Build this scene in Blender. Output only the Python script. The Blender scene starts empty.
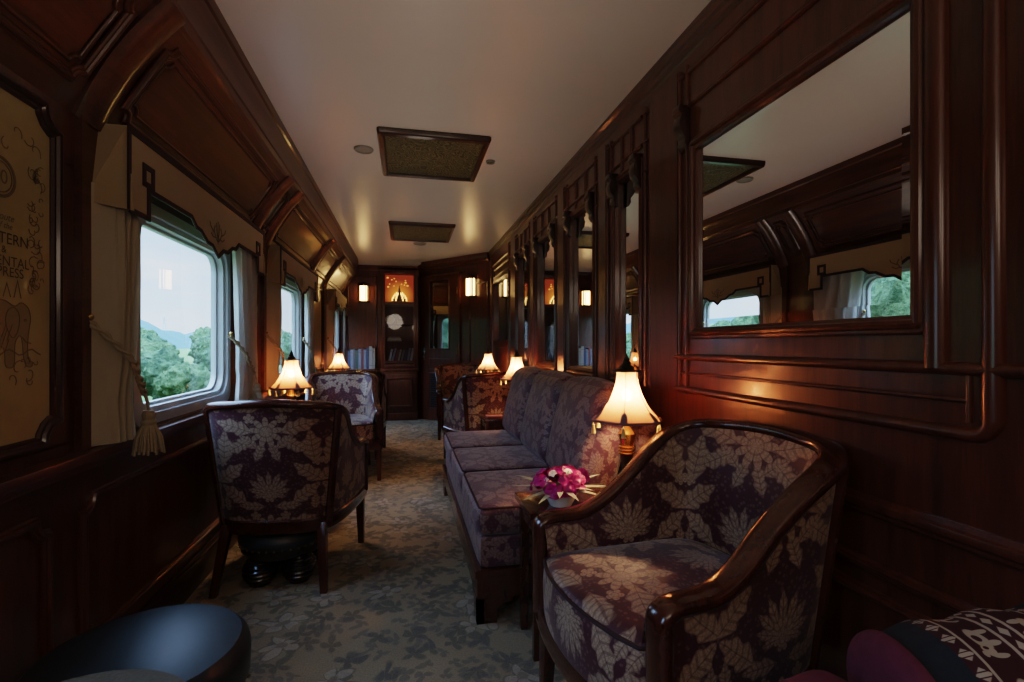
import bpy, bmesh, math, random
from mathutils import Vector, Matrix, noise
C = bpy.context.scene.collection
PI = math.pi
random.seed(7)

# ------------------------------------------------------------------ node DSL
class S:
    def __init__(s, nt, v): s.nt, s.v = nt, v
    def _op(s, op, *o, clamp=False):
        n = s.nt.nodes.new('ShaderNodeMath'); n.operation = op; n.use_clamp = clamp
        for i, x in enumerate((s,) + o):
            x = x.v if isinstance(x, S) else x
            if isinstance(x, (int, float)): n.inputs[i].default_value = x
            else: s.nt.links.new(x, n.inputs[i])
        return S(s.nt, n.outputs[0])
    def __add__(s, o): return s._op('ADD', o)
    def __radd__(s, o): return s._op('ADD', o)
    def __sub__(s, o): return s._op('SUBTRACT', o)
    def __rsub__(s, o): return S(s.nt, o)._op('SUBTRACT', s)
    def __mul__(s, o): return s._op('MULTIPLY', o)
    def __rmul__(s, o): return s._op('MULTIPLY', o)
    def __truediv__(s, o): return s._op('DIVIDE', o)
    def abs(s): return s._op('ABSOLUTE')
    def fract(s): return s._op('FRACT')
    def floor(s): return s._op('FLOOR')
    def sin(s): return s._op('SINE')
    def cos(s): return s._op('COSINE')
    def sqrt(s): return s._op('SQRT')
    def max(s, o): return s._op('MAXIMUM', o)
    def min(s, o): return s._op('MINIMUM', o)
    def gt(s, o): return s._op('GREATER_THAN', o)
    def lt(s, o): return s._op('LESS_THAN', o)
    def atan2(s, o): return s._op('ARCTAN2', o)
    def clamp(s): return s._op('ADD', 0.0, clamp=True)
    def step(s, w):   # soft step around zero
        return (s * (1.0 / w) + 0.5).clamp()

def new_mat(name):
    m = bpy.data.materials.new(name); m.use_nodes = True
    nt = m.node_tree
    return m, nt, nt.nodes['Principled BSDF']
def setp(p, **k):
    for a, v in k.items():
        a = a.replace('_', ' ')
        if a in p.inputs:
            p.inputs[a].default_value = v
def lnk(nt, a, b): nt.links.new(a.v if isinstance(a, S) else a, b)
def node(nt, t, **k):
    n = nt.nodes.new('ShaderNode' + t)
    for a, v in k.items():
        if hasattr(n, a) and a not in n.inputs.keys(): setattr(n, a, v)
        else: n.inputs[a].default_value = v
    return n
def rgba(c): return (c[0], c[1], c[2], 1.0)
def mixc(nt, f, a, b):
    n = nt.nodes.new('ShaderNodeMix'); n.data_type = 'RGBA'
    for sock, v in ((n.inputs[0], f), (n.inputs[6], a), (n.inputs[7], b)):
        if isinstance(v, S): nt.links.new(v.v, sock)
        elif isinstance(v, (tuple, list)): sock.default_value = rgba(v)
        elif isinstance(v, (int, float)): sock.default_value = v
        else: nt.links.new(v, sock)
    return n.outputs[2]
def bump(nt, p, h, strength=.2, dist=.01):
    b = nt.nodes.new('ShaderNodeBump'); b.inputs['Strength'].default_value = strength
    b.inputs['Distance'].default_value = dist
    lnk(nt, h, b.inputs['Height']); nt.links.new(b.outputs[0], p.inputs['Normal'])
def noise_tex(nt, coord, scale, detail=3, rough=.5, dist=0):
    n = nt.nodes.new('ShaderNodeTexNoise')
    n.inputs['Scale'].default_value = scale; n.inputs['Detail'].default_value = detail
    n.inputs['Roughness'].default_value = rough; n.inputs['Distortion'].default_value = dist
    if coord is not None: nt.links.new(coord, n.inputs['Vector'])
    return n
def mapping(nt, coord, scale=(1, 1, 1), rot=(0, 0, 0)):
    n = nt.nodes.new('ShaderNodeMapping'); n.inputs['Scale'].default_value = scale
    n.inputs['Rotation'].default_value = rot
    nt.links.new(coord, n.inputs['Vector']); return n.outputs[0]

M = {}
def plain(name, col, rough=.5, metal=0.0, coat=0.0, spec=.5, var=.0, scale=30):
    m, nt, p = new_mat(name)
    setp(p, Base_Color=rgba(col), Roughness=rough, Metallic=metal, Coat_Weight=coat, Coat_Roughness=.12, Specular_IOR_Level=spec)
    if var:
        tc = node(nt, 'TexCoord').outputs['Object']
        n = noise_tex(nt, tc, scale)
        nt.links.new(mixc(nt, S(nt, n.outputs[0]), tuple(c * (1 - var) for c in col), tuple(min(1, c * (1 + var)) for c in col)), p.inputs['Base Color'])
    M[name] = m; return m

def wood(name, dark, light, grain=(14, 14, 1.1), rough=.32, coat=.35, use='Object'):
    m, nt, p = new_mat(name)
    tc = node(nt, 'TexCoord').outputs[use]
    g = noise_tex(nt, mapping(nt, tc, grain), 1.6, 5, .6, .6)
    f = noise_tex(nt, mapping(nt, tc, tuple(x * 6 for x in grain)), 2.0, 2)
    big = noise_tex(nt, tc, 1.3, 2)
    v = (S(nt, g.outputs[0]) * .75 + S(nt, f.outputs[0]) * .25 - .3) * 2.0 + (S(nt, big.outputs[0]) - .5) * .5
    nt.links.new(mixc(nt, v.clamp(), dark, light), p.inputs['Base Color'])
    setp(p, Roughness=rough, Coat_Weight=coat, Coat_Roughness=.1, Specular_IOR_Level=.45)
    bump(nt, p, f.outputs[0], .03, .002)
    M[name] = m; return m

wood('mahogany', (.050, .0125, .0065), (.150, .042, .019))
wood('mahogany_ceiling', (.045, .014, .008), (.125, .042, .019), grain=(14, 1.1, 14), rough=.36, coat=.35)
wood('chair_wood', (.034, .008, .0045), (.095, .024, .011), grain=(10, 10, 5), rough=.22, coat=.6)
wood('dark_wood', (.020, .006, .004), (.055, .016, .008), grain=(3, 14, 14), rough=.3, coat=.4)
wood('sill_wood', (.06, .016, .008), (.16, .05, .02), grain=(14, 1.2, 14), rough=.3, coat=.4)

def ceiling_mat():
    m, nt, p = new_mat('ceiling_paint')
    tc = node(nt, 'TexCoord').outputs['Object']
    n = noise_tex(nt, tc, 3.0, 3)
    nt.links.new(mixc(nt, S(nt, n.outputs[0]), (.66, .56, .51), (.71, .61, .56)), p.inputs['Base Color'])
    setp(p, Roughness=.30, Specular_IOR_Level=.5, Coat_Weight=.3, Coat_Roughness=.28)
    w = noise_tex(nt, mapping(nt, tc, (7, .5, 1)), 1.0, 2)
    bump(nt, p, w.outputs[0], .05, .02)
    M['ceiling_paint'] = m
ceiling_mat()

# damask -----------------------------------------------------------------
def leaf(x, y, cx, cy, ang, L, w, k=9.0):
    ca, sa = math.cos(ang), math.sin(ang)
    dx, dy = x - cx, y - cy
    p = (dx * ca + dy * sa) * (1.0 / L)          # -1..1 along
    q = dy * ca - dx * sa
    aq = q.abs()
    ser = (p * k - aq * (2.2 / w)).sin()
    body = (1.0 - p * p) * w * (ser * .16 + .84) - aq
    mask = body.step(.004)
    vein = 1.0 - (aq - .0016).step(.0012).__rsub__(1.0) * .55
    rib = 1.0 - ((p * (k * 2.2) - aq * (5.0 / w)).sin() - .55).step(.35) * .45
    rim = 1.0 - ((body - .0022).abs().__rsub__(.0012)).step(.0012) * .35
    return mask * vein * rib * rim
def flower(x, y, cx, cy, R, n, amp=.4, half=False):
    dx, dy = x - cx, y - cy
    r = (dx * dx + dy * dy).sqrt()
    th = dx.atan2(dy)
    c = (th * (n / 2.0)).cos().abs()
    out = (c * amp + (1 - amp)) * R - r
    m = out.step(.004)
    vein = 1.0 - (c.__rsub__(.22)).step(.16) * .5
    ring = 1.0 - ((r * (2 * PI * 3.2 / R)).sin() - .6).step(.4) * .4
    core = (R * .2 - r).step(.004)
    return (m * vein * ring).max(core)
def damask(name, bg, fg, W=.46, H=.50, rough=.5):
    m, nt, p = new_mat(name)
    uv = node(nt, 'UVMap').outputs[0]
    wob = noise_tex(nt, uv, 9.0, 2)
    sep = node(nt, 'SeparateXYZ'); nt.links.new(uv, sep.inputs[0])
    sw = node(nt, 'SeparateXYZ'); nt.links.new(wob.outputs[1], sw.inputs[0])
    u, v = S(nt, sep.outputs[0]), S(nt, sep.outputs[1])
    x = ((u * (1 / W) + .5).fract() - .5  ).abs() * .46 + (S(nt, sw.outputs[0]) - .5) * .012
    y = ((v * (1 / H) + .5).fract() - .5) * .50 + (S(nt, sw.outputs[1]) - .5) * .012
    parts = [flower(x, y, 0, .155, .075, 9, .45)]
    for an, L_, w_ in ((1.57, .062, .017), (1.12, .062, .018), (.70, .060, .018), (.28, .052, .017), (-.15, .040, .015)):
        parts.append(leaf(x, y, L_ * math.cos(an) * 1.02, -.165 + L_ * math.sin(an) * 1.02, an, L_, w_, 7))
    parts += [
        flower(x, y, 0, -.172, .034, 7, .35),
        leaf(x, y, .034, .055, 1.95, .058, .026),
        leaf(x, y, .080, .105, .75, .054, .026),
        leaf(x, y, .135, .180, .35, .085, .042),
        leaf(x, y, .125, .085, -.55, .066, .034),
        leaf(x, y, .192, .070, 1.70, .090, .040),
        leaf(x, y, .180, -.060, 2.45, .085, .040),
        leaf(x, y, .165, -.165, .65, .078, .040),
        leaf(x, y, .208, -.215, 1.55, .045, .024),
        leaf(x, y, .085, -.225, .05, .066, .027),
        flower(x, y, .213, .0, .026, 6, .35),
        flower(x, y, .070, .222, .026, 5, .35),
    ]
    mk = parts[0]
    for q in parts[1:]: mk = mk.max(q)
    # small filler sprigs in the gaps
    vo = node(nt, 'TexVoronoi'); vo.inputs['Scale'].default_value = 70.0
    nt.links.new(uv, vo.inputs['Vector'])
    fill = (.34 - S(nt, vo.outputs['Distance'])).step(.12) * .24
    mk = mk.max(fill)
    lace = node(nt, 'TexVoronoi', feature='DISTANCE_TO_EDGE'); lace.inputs['Scale'].default_value = 95.0
    nt.links.new(uv, lace.inputs['Vector'])
    mk = mk * ((S(nt, lace.outputs['Distance']) - .10).step(.16) * .35 + .65)
    th = noise_tex(nt, mapping(nt, uv, (900, 500, 1)), 1.0, 1)
    f = mk * (S(nt, th.outputs[0]) * .5 + .75)
    nt.links.new(mixc(nt, f.clamp(), bg, fg), p.inputs['Base Color'])
    setp(p, Roughness=rough, Specular_IOR_Level=.35, Sheen_Weight=.25, Sheen_Roughness=.4)
    bump(nt, p, mk, .25, .002)
    M[name] = m; return m
damask('brocade', (.064, .017, .024), (.36, .26, .175), .43, .47)
damask('brocade_fine', (.075, .028, .046), (.225, .155, .135), .30, .33)

def carpet():
    m, nt, p = new_mat('carpet')
    pos = node(nt, 'NewGeometry').outputs['Position']
    warp = noise_tex(nt, pos, 6.0, 2)
    vm = node(nt, 'VectorMath', operation='SCALE'); nt.links.new(warp.outputs[1], vm.inputs[0]); vm.inputs['Scale'].default_value = .05
    vm.inputs['Scale'].default_value = .13
    va = node(nt, 'VectorMath', operation='ADD'); nt.links.new(pos, va.inputs[0]); nt.links.new(vm.outputs[0], va.inputs[1])
    P = va.outputs[0]
    def motifs(scale, n, R, amp, rnd=1.0):
        vo = node(nt, 'TexVoronoi'); vo.voronoi_dimensions = '2D'
        vo.inputs['Scale'].default_value = scale; vo.inputs['Randomness'].default_value = rnd
        nt.links.new(P, vo.inputs['Vector'])
        d = node(nt, 'VectorMath', operation='SUBTRACT'); nt.links.new(P, d.inputs[0])
        nt.links.new(vo.outputs['Position'], d.inputs[1])
        s = node(nt, 'SeparateXYZ'); nt.links.new(d.outputs[0], s.inputs[0])
        c = node(nt, 'SeparateColor'); nt.links.new(vo.outputs['Color'], c.inputs[0])
        dx, dy = S(nt, s.outputs[0]), S(nt, s.outputs[1])
        r = (dx * dx + dy * dy).sqrt()
        th = dx.atan2(dy) + S(nt, c.outputs[0]) * 6.28
        pet = ((th * (n / 2.0)).cos().abs() * amp + (1 - amp)) * R - r
        return pet, r, S(nt, c.outputs[1]), th
    a, ra, ka, ta = motifs(5.2, 5, .085, .75)
    b, rb, kb, tb = motifs(9.5, 4, .055, .85)
    c, rc, kc, tc_ = motifs(15.0, 3, .036, .9)
    fine = noise_tex(nt, pos, 160.0, 2)
    mid = noise_tex(nt, pos, 1.1, 3)
    base = mixc(nt, ((S(nt, mid.outputs[0]) - .35) * 3).clamp(), (.22, .185, .13), (.35, .28, .18))
    dark = (.115, .110, .088)
    col = mixc(nt, b.step(.014) * (kb.gt(.35)) * .7, base, dark)
    col = mixc(nt, c.step(.010) * (kc.gt(.45)) * .6, col, (.13, .12, .11))
    col = mixc(nt, a.step(.012) * ka.gt(.6) * .6, col, (.37, .32, .25))
    col = mixc(nt, (a.abs().__rsub__(.006)).step(.008) * ka.gt(.6) * .6, col, dark)
    col = mixc(nt, (.02 - ra).step(.008) * ka.gt(.6) * .6, col, (.15, .115, .09))
    f = S(nt, fine.outputs[0]) * .7 + .65
    mul = nt.nodes.new('ShaderNodeMix'); mul.data_type = 'RGBA'; mul.blend_type = 'MULTIPLY'; mul.inputs[0].default_value = 1
    nt.links.new(col, mul.inputs[6]); cr = node(nt, 'CombineColor')
    for i in range(3): lnk(nt, f, cr.inputs[i])
    nt.links.new(cr.outputs[0], mul.inputs[7])
    nt.links.new(mul.outputs[2], p.inputs['Base Color'])
    setp(p, Roughness=.95, Specular_IOR_Level=.1)
    bump(nt, p, fine.outputs[0], .4, .006)
    M['carpet'] = m
carpet()

def cloth(name, col, col2, trans=.35):
    m, nt, p = new_mat(name)
    tc = node(nt, 'TexCoord').outputs['Object']
    n = noise_tex(nt, mapping(nt, tc, (300, 300, 90)), 1.0, 2)
    n2 = noise_tex(nt, tc, 5, 2)
    nt.links.new(mixc(nt, S(nt, n.outputs[0]) * .5 + S(nt, n2.outputs[0]) * .5, col, col2), p.inputs['Base Color'])
    setp(p, Roughness=.8, Specular_IOR_Level=.2, Sheen_Weight=.2)
    bump(nt, p, n.outputs[0], .15, .002)
    out = nt.nodes['Material Output']
    t = node(nt, 'BsdfTranslucent'); t.inputs[0].default_value = rgba(col2)
    mx = node(nt, 'MixShader'); mx.inputs[0].default_value = trans
    nt.links.new(p.outputs[0], mx.inputs[1]); nt.links.new(t.outputs[0], mx.inputs[2])
    nt.links.new(mx.outputs[0], out.inputs[0])
    M[name] = m
cloth('curtain_cloth', (.46, .40, .28), (.56, .49, .36), .22)
cloth('curtain_lining_lit', (.62, .62, .58), (.74, .74, .70), .35)  # whiter lining side, with window light also put into its colour
cloth('valance_cloth', (.36, .27, .155), (.43, .33, .20), .05)
plain('trim_braid', (.030, .008, .010), .7)
plain('rope', (.34, .28, .19), .7, var=.25, scale=120)
plain('brass', (.62, .43, .18), .25, 1.0)
plain('old_brass', (.20, .15, .07), .35, .9, var=.3, scale=40)
plain('dark_bronze', (.05, .038, .02), .4, .7, var=.3)
plain('nickel', (.6, .6, .6), .25, 1.0)
plain('window_metal', (.42, .45, .45), .4, .1)
plain('black_lacquer', (.012, .010, .010), .25, coat=.4)
plain('leather', (.019, .027, .032), .42, var=.2, scale=60)
plain('woven', (.10, .085, .06), .8, var=.5, scale=160)
plain('black', (.008, .006, .005), .5)
plain('ivory', (.72, .66, .56), .5)
plain('porcelain', (.75, .75, .72), .2, coat=.4)
plain('leaf_pale', (.42, .45, .33), .5)
plain('paper', (.6, .56, .48), .7)
plain('gold_tassel', (.62, .43, .16), .6, var=.3, scale=200)
plain('shade_trim', (.17, .105, .13), .7)

# etched brass ceiling grille
def grille():
    m, nt, p = new_mat('grille')
    tc = node(nt, 'TexCoord').outputs['Object']
    vo = node(nt, 'TexVoronoi'); vo.feature = 'SMOOTH_F1'; vo.inputs['Scale'].default_value = 26
    n = noise_tex(nt, tc, 5, 2)
    w = mixc(nt, .12, tc, n.outputs[1]); nt.links.new(w, vo.inputs['Vector'])
    r = (S(nt, vo.outputs['Distance']) * 38).sin()
    nt.links.new(mixc(nt, r.step(.8), (.030, .027, .013), (.13, .115, .045)), p.inputs['Base Color'])
    setp(p, Roughness=.5, Metallic=.15)
    bump(nt, p, r, .5, .004)
    M['grille'] = m
grille()

def emis(name, col, strength, base=None):
    m, nt, p = new_mat(name)
    setp(p, Base_Color=rgba(base or col), Roughness=.5)
    p.inputs['Emission Color'].default_value = rgba(col); p.inputs['Emission Strength'].default_value = strength
    M[name] = m
emis('bulb', (1.0, .58, .30), 680)
emis('sconce_glass', (1.0, .60, .22), 10)
emis('lantern_glow', (1.0, .55, .15), 3.0)
emis('pagoda_gold', (.9, .38, .07), .75)

def shade():
    m, nt, p = new_mat('silk_shade')
    nt.nodes.remove(p); out = nt.nodes['Material Output']
    tc = node(nt, 'TexCoord').outputs['Object']
    n = noise_tex(nt, mapping(nt, tc, (200, 200, 40)), 1.0, 2)
    col = mixc(nt, S(nt, n.outputs[0]), (.50, .20, .105), (.57, .25, .135))
    d = node(nt, 'BsdfDiffuse'); t = node(nt, 'BsdfTranslucent'); tr = node(nt, 'BsdfTransparent')
    nt.links.new(col, d.inputs[0]); nt.links.new(col, t.inputs[0]); tr.inputs[0].default_value = (1, .72, .5, 1)
    a = node(nt, 'MixShader'); a.inputs[0].default_value = .65
    nt.links.new(d.outputs[0], a.inputs[1]); nt.links.new(t.outputs[0], a.inputs[2])
    b = node(nt, 'MixShader'); b.inputs[0].default_value = .04
    nt.links.new(a.outputs[0], b.inputs[1]); nt.links.new(tr.outputs[0], b.inputs[2])
    nt.links.new(b.outputs[0], out.inputs[0])
    M['silk_shade'] = m
shade()

def glass(name, tint=(.97, .99, 1), refl=1.0):
    m, nt, p = new_mat(name)
    nt.nodes.remove(p); out = nt.nodes['Material Output']
    tr = node(nt, 'BsdfTransparent'); tr.inputs[0].default_value = rgba(tint)
    g = node(nt, 'BsdfGlossy'); g.inputs['Roughness'].default_value = 0.0
    ge = node(nt, 'NewGeometry'); dt = node(nt, 'VectorMath', operation='DOT_PRODUCT')
    nt.links.new(ge.outputs['Normal'], dt.inputs[0]); nt.links.new(ge.outputs['Incoming'], dt.inputs[1])
    k = 1.0 - S(nt, dt.outputs['Value']).abs()
    mx = node(nt, 'MixShader')
    lnk(nt, ((k._op('POWER', 5.0) * .96 + .05) * refl).clamp(), mx.inputs[0])
    nt.links.new(tr.outputs[0], mx.inputs[1]); nt.links.new(g.outputs[0], mx.inputs[2])
    nt.links.new(mx.outputs[0], out.inputs[0])
    M[name] = m
glass('pane_glass')
glass('case_glass', (.75, .75, .75), 1.2)
m, nt, p = new_mat('mirror_silver'); setp(p, Base_Color=(.86, .87, .87, 1), Metallic=1.0, Roughness=.0); M['mirror_silver'] = m
m, nt, p = new_mat('dark_pane'); setp(p, Base_Color=(.52, .55, .60, 1), Metallic=1.0, Roughness=.03); M['dark_pane'] = m

def foliage(name, a, b):
    m, nt, p = new_mat(name)
    tc = node(nt, 'NewGeometry').outputs['Position']
    n = noise_tex(nt, tc, 2.6, 8, .75)
    nt.links.new(mixc(nt, ((S(nt, n.outputs[0]) - .40) * 4).clamp(), a, b), p.inputs['Base Color'])
    setp(p, Roughness=.8, Specular_IOR_Level=.1)
    n2 = noise_tex(nt, tc, 5, 5, .7)
    bump(nt, p, n2.outputs[0], 1.0, .25)
    M[name] = m
foliage('leaves_bright', (.045, .085, .035), (.20, .29, .13))
foliage('leaves_mid', (.04, .075, .04), (.16, .25, .12))
foliage('leaves_far', (.14, .23, .19), (.24, .36, .26))
foliage('hill_haze_green', (.085, .15, .165), (.12, .19, .20))  # distance haze mixed into the blue-green hill colour
foliage('grass', (.12, .18, .06), (.22, .30, .12))
plain('bark', (.10, .075, .05), .9)
plain('pylon_grey', (.45, .5, .55), .6)

def parchment():
    m, nt, p = new_mat('parchment')
    tc = node(nt, 'TexCoord').outputs['Object']
    n = noise_tex(nt, tc, 7, 4); v = noise_tex(nt, tc, 40, 3)
    nt.links.new(mixc(nt, (S(nt, n.outputs[0]) * .7 + S(nt, v.outputs[0]) * .3), (.34, .26, .12), (.50, .40, .20)), p.inputs['Base Color'])
    setp(p, Roughness=.35, Coat_Weight=.2)
    M['parchment'] = m
parchment()
plain('engraving', (.20, .145, .075), .6)
plain('engraving_dark', (.10, .075, .045), .6)

# ------------------------------------------------------------------ mesh builder
class MB:
    def __init__(s): s.v, s.f, s.uv, s.mi = [], [], [], []
    def add(s, verts, faces, uvs=None, mi=0):
        o = len(s.v); s.v += [tuple(v) for v in verts]
        for f in faces:
            s.f.append([i + o for i in f]); s.mi.append(mi)
            s.uv.append([uvs[i] for i in f] if uvs else [(verts[i][0] + verts[i][1], verts[i][2]) for i in f])
        return s
    def box(s, x0, x1, y0, y1, z0, z1, mi=0, mat=None):
        vs = [(x, y, z) for x in (x0, x1) for y in (y0, y1) for z in (z0, z1)]
        if mat is not None: vs = [tuple(mat @ Vector(v)) for v in vs]
        fs = [(0, 1, 3, 2), (4, 6, 7, 5), (0, 4, 5, 1), (2, 3, 7, 6), (0, 2, 6, 4), (1, 5, 7, 3)]
        return s.add(vs, fs, None, mi)
    def taper(s, p0, p1, a0, a1, mi=0):
        # square bar from p0 to p1, half sizes a0/a1
        p0, p1 = Vector(p0), Vector(p1)
        vs = [p0 + Vector((i * a0, j * a0, 0)) for i, j in ((-1, -1), (1, -1), (1, 1), (-1, 1))] + \
             [p1 + Vector((i * a1, j * a1, 0)) for i, j in ((-1, -1), (1, -1), (1, 1), (-1, 1))]
        return s.add(vs, [(3, 2, 1, 0), (4, 5, 6, 7), (0, 1, 5, 4), (1, 2, 6, 5), (2, 3, 7, 6), (3, 0, 4, 7)], None, mi)
    def lathe(s, prof, n=20, c=(0, 0, 0), mi=0, sx=1, sy=1):
        vs, fs = [], []
        for r, z in prof:
            for k in range(n):
                a = 2 * PI * k / n
                vs.append((c[0] + r * sx * math.cos(a), c[1] + r * sy * math.sin(a), c[2] + z))
        for i in range(len(prof) - 1):
            for k in range(n):
                k2 = (k + 1) % n
                fs.append((i * n + k, i * n + k2, (i + 1) * n + k2, (i + 1) * n + k))
        fs.append(tuple(reversed(range(n)))); fs.append(tuple(range((len(prof) - 1) * n, len(prof) * n)))
        return s.add(vs, fs, None, mi)
    def ball(s, c, r, n=10, mi=0, sc=(1, 1, 1)):
        prof = [(r * max(.02, math.sin(PI * i / n)), -r * math.cos(PI * i / n) * sc[2]) for i in range(n + 1)]
        return s.lathe(prof, max(8, n + 2), c, mi, sc[0], sc[1])
    def sweep(s, path, prof, normals=None, N=None, closed=False, mi=0, caps=True, up=False):
        """prof points (a,b): a across, b along the normal."""
        P = [Vector(p) for p in path]; n = len(P); k = len(prof); vs, fs = [], []
        for i in range(n):
            if closed: t0, t1 = P[i] - P[i - 1], P[(i + 1) % n] - P[i]
            else:
                t0 = P[i] - P[i - 1] if i else P[1] - P[0]
                t1 = P[i + 1] - P[i] if i < n - 1 else P[-1] - P[-2]
            t0, t1 = t0.normalized(), t1.normalized()
            T = (t0 + t1)
            T = T.normalized() if T.length > 1e-6 else t0
            nn = Vector(normals[i] if normals else N).normalized()
            side = T.cross(nn).normalized()
            up_ = side.cross(T).normalized()
            mit = 1 / max(.45, math.sqrt(max(.01, (1 + t0.dot(t1)) / 2)))
            if not normals: up_ = nn
            else: mit = 1
            for a, b in prof: vs.append(P[i] + side * a * mit + up_ * b)
        R = range(n if closed else n - 1)
        for i in R:
            j = (i + 1) % n
            for q in range(k):
                q2 = (q + 1) % k
                fs.append((i * k + q, i * k + q2, j * k + q2, j * k + q))
        if not closed and caps:
            fs.append(tuple(range(k))); fs.append(tuple(reversed(range((n - 1) * k, n * k))))
        return s.add(vs, fs, None, mi)
    def tube(s, path, r, n=8, closed=False, mi=0):
        P = [Vector(p) for p in path]
        if isinstance(r, (int, float)): r = [r] * len(P)
        ref = Vector((.31, .2, .93)); vs, fs = [], []
        for i, p in enumerate(P):
            a = P[i - 1] if (i or closed) else P[0]; b = P[(i + 1) % len(P)] if (closed or i < len(P) - 1) else P[-1]
            T = (b - a).normalized() if (b - a).length > 1e-9 else Vector((0, 0, 1))
            rr = ref if abs(T.dot(ref)) < .95 else Vector((1, 0, 0))
            x = T.cross(rr).normalized(); y = T.cross(x)
            for q in range(n):
                an = 2 * PI * q / n; vs.append(p + x * r[i] * math.cos(an) + y * r[i] * math.sin(an))
        m = len(P)
        for i in range(m if closed else m - 1):
            j = (i + 1) % m
            for q in range(n): fs.append((i * n + q, i * n + (q + 1) % n, j * n + (q + 1) % n, j * n + q))
        if not closed: fs.append(tuple(reversed(range(n)))); fs.append(tuple(range((m - 1) * n, m * n)))
        return s.add(vs, fs, None, mi)
    def grid(s, fn, nu, nv, uvfn=None, closed_u=False, mi=0):
        vs, uvs, fs = [], [], []
        for j in range(nv + 1):
            for i in range(nu + 1):
                a, b = i / nu, j / nv
                vs.append(tuple(fn(a, b))); uvs.append(tuple(uvfn(a, b)) if uvfn else (a, b))
        for j in range(nv):
            for i in range(nu):
                q = j * (nu + 1) + i; fs.append((q, q + 1, q + nu + 2, q + nu + 1))
        return s.add(vs, fs, uvs, mi)
    def poly(s, pts, th=None, mi=0):
        """flat polygon, optionally extruded by vector th"""
        n = len(pts)
        if th is None: return s.add(pts, [tuple(range(n))], None, mi)
        q = [tuple(Vector(p) + Vector(th)) for p in pts]
        fs = [tuple(reversed(range(n))), tuple(range(n, 2 * n))] + [(i, (i + 1) % n, n + (i + 1) % n, n + i) for i in range(n)]
        return s.add(list(pts) + q, fs, None, mi)
    def build(s, name, mat, parent=None, smooth=True, angle=35, bevel=0, merge=False, subsurf=0):
        me = bpy.data.meshes.new(name)
        me.from_pydata(s.v, [], s.f)
        uvl = me.uv_layers.new(name='UVMap'); k = 0
        flat = [c for f in s.uv for c in f]
        for i, c in enumerate(flat): uvl.data[i].uv = c
        for mm in (mat if isinstance(mat, (list, tuple)) else [mat]): me.materials.append(M[mm] if isinstance(mm, str) else mm)
        me.polygons.foreach_set('material_index', s.mi)
        bm = bmesh.new(); bm.from_mesh(me)
        if merge: bmesh.ops.remove_doubles(bm, verts=bm.verts, dist=1e-5)
        bmesh.ops.recalc_face_normals(bm, faces=bm.faces)
        if bevel:
            es = [e for e in bm.edges if len(e.link_faces) == 2 and e.calc_face_angle(0) > .6]
            bmesh.ops.bevel(bm, geom=es, offset=bevel, segments=2, affect='EDGES', clamp_overlap=True, profile=.6)
        bm.to_mesh(me); bm.free()
        if smooth:
            me.polygons.foreach_set('use_smooth', [True] * len(me.polygons))
            me.set_sharp_from_angle(angle=math.radians(angle))
        me.update()
        o = bpy.data.objects.new(name, me); C.objects.link(o)
        if parent is not None: o.parent = parent
        return o

def tag(o, label=None, cat=None, group=None, kind=None):
    if label: o['label'] = label
    if cat: o['category'] = cat
    if group: o['group'] = group
    if kind: o['kind'] = kind
    return o
def thing(name, label, cat, loc=(0, 0, 0), rz=0, group=None):
    o = bpy.data.objects.new(name, None); o.empty_display_size = .1
    C.objects.link(o); o.location = loc; o.rotation_euler = (0, 0, rz)
    return tag(o, label, cat, group)
def struct(o): o['kind'] = 'structure'; return o
def copy_tree(o, parent=None):
    c = o.copy(); C.objects.link(c)
    if parent is not None: c.parent = parent
    for ch in [x for x in o.children]: copy_tree(ch, c)
    return c
def dup(o, label, loc, rz=None, group=None):
    c = copy_tree(o); c.location = loc
    if rz is not None: c.rotation_euler = (0, 0, rz)
    c['label'] = label
    if group: c['group'] = group
    return c

def smooth(a, b, x):
    t = max(0, min(1, (x - a) / (b - a))); return t * t * (3 - 2 * t)
def halfround(w, h, n=6):
    return [(-w / 2 * math.cos(PI * i / n), h * math.sin(PI * i / n)) for i in range(n + 1)]
OGEE = [(-.5, 0), (-.5, .35), (-.38, .6), (-.22, .62), (-.12, .9), (.05, 1.0), (.22, .9), (.3, .55), (.5, .35), (.5, 0)]
def ogee(w, h): return [(a * w, b * h) for a, b in OGEE]

# ------------------------------------------------------------------ dimensions
CAM_Z = 1.15
CEIL = 2.43
XR = 1.137          # face of the right hand panelling
XL = -.985          # face of the window wall
YB = 7.9            # end wall
YF = -1.5           # wall behind
COVE0 = (XL, 1.85); COVE1 = (-.742, 2.24)
BAYS = [(.28, 'a'), (2.61, 'b'), (4.58, 'c'), (7.27, 'd')]
WZ0, WZ1 = .905, 1.64
DA = Vector((.2, YB, 0)); DB = Vector((1.137, 6.77, 0))

# ------------------------------------------------------------------ shell
mb = MB(); mb.box(-1.1, 1.3, YF - .1, 8.1, -.06, 0); struct(mb.build('floor', 'carpet', smooth=False))
mb = MB(); mb.box(-.80, 1.3, YF - .1, 8.1, CEIL, CEIL + .06); struct(mb.build('ceiling', 'ceiling_paint', smooth=False))
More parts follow.
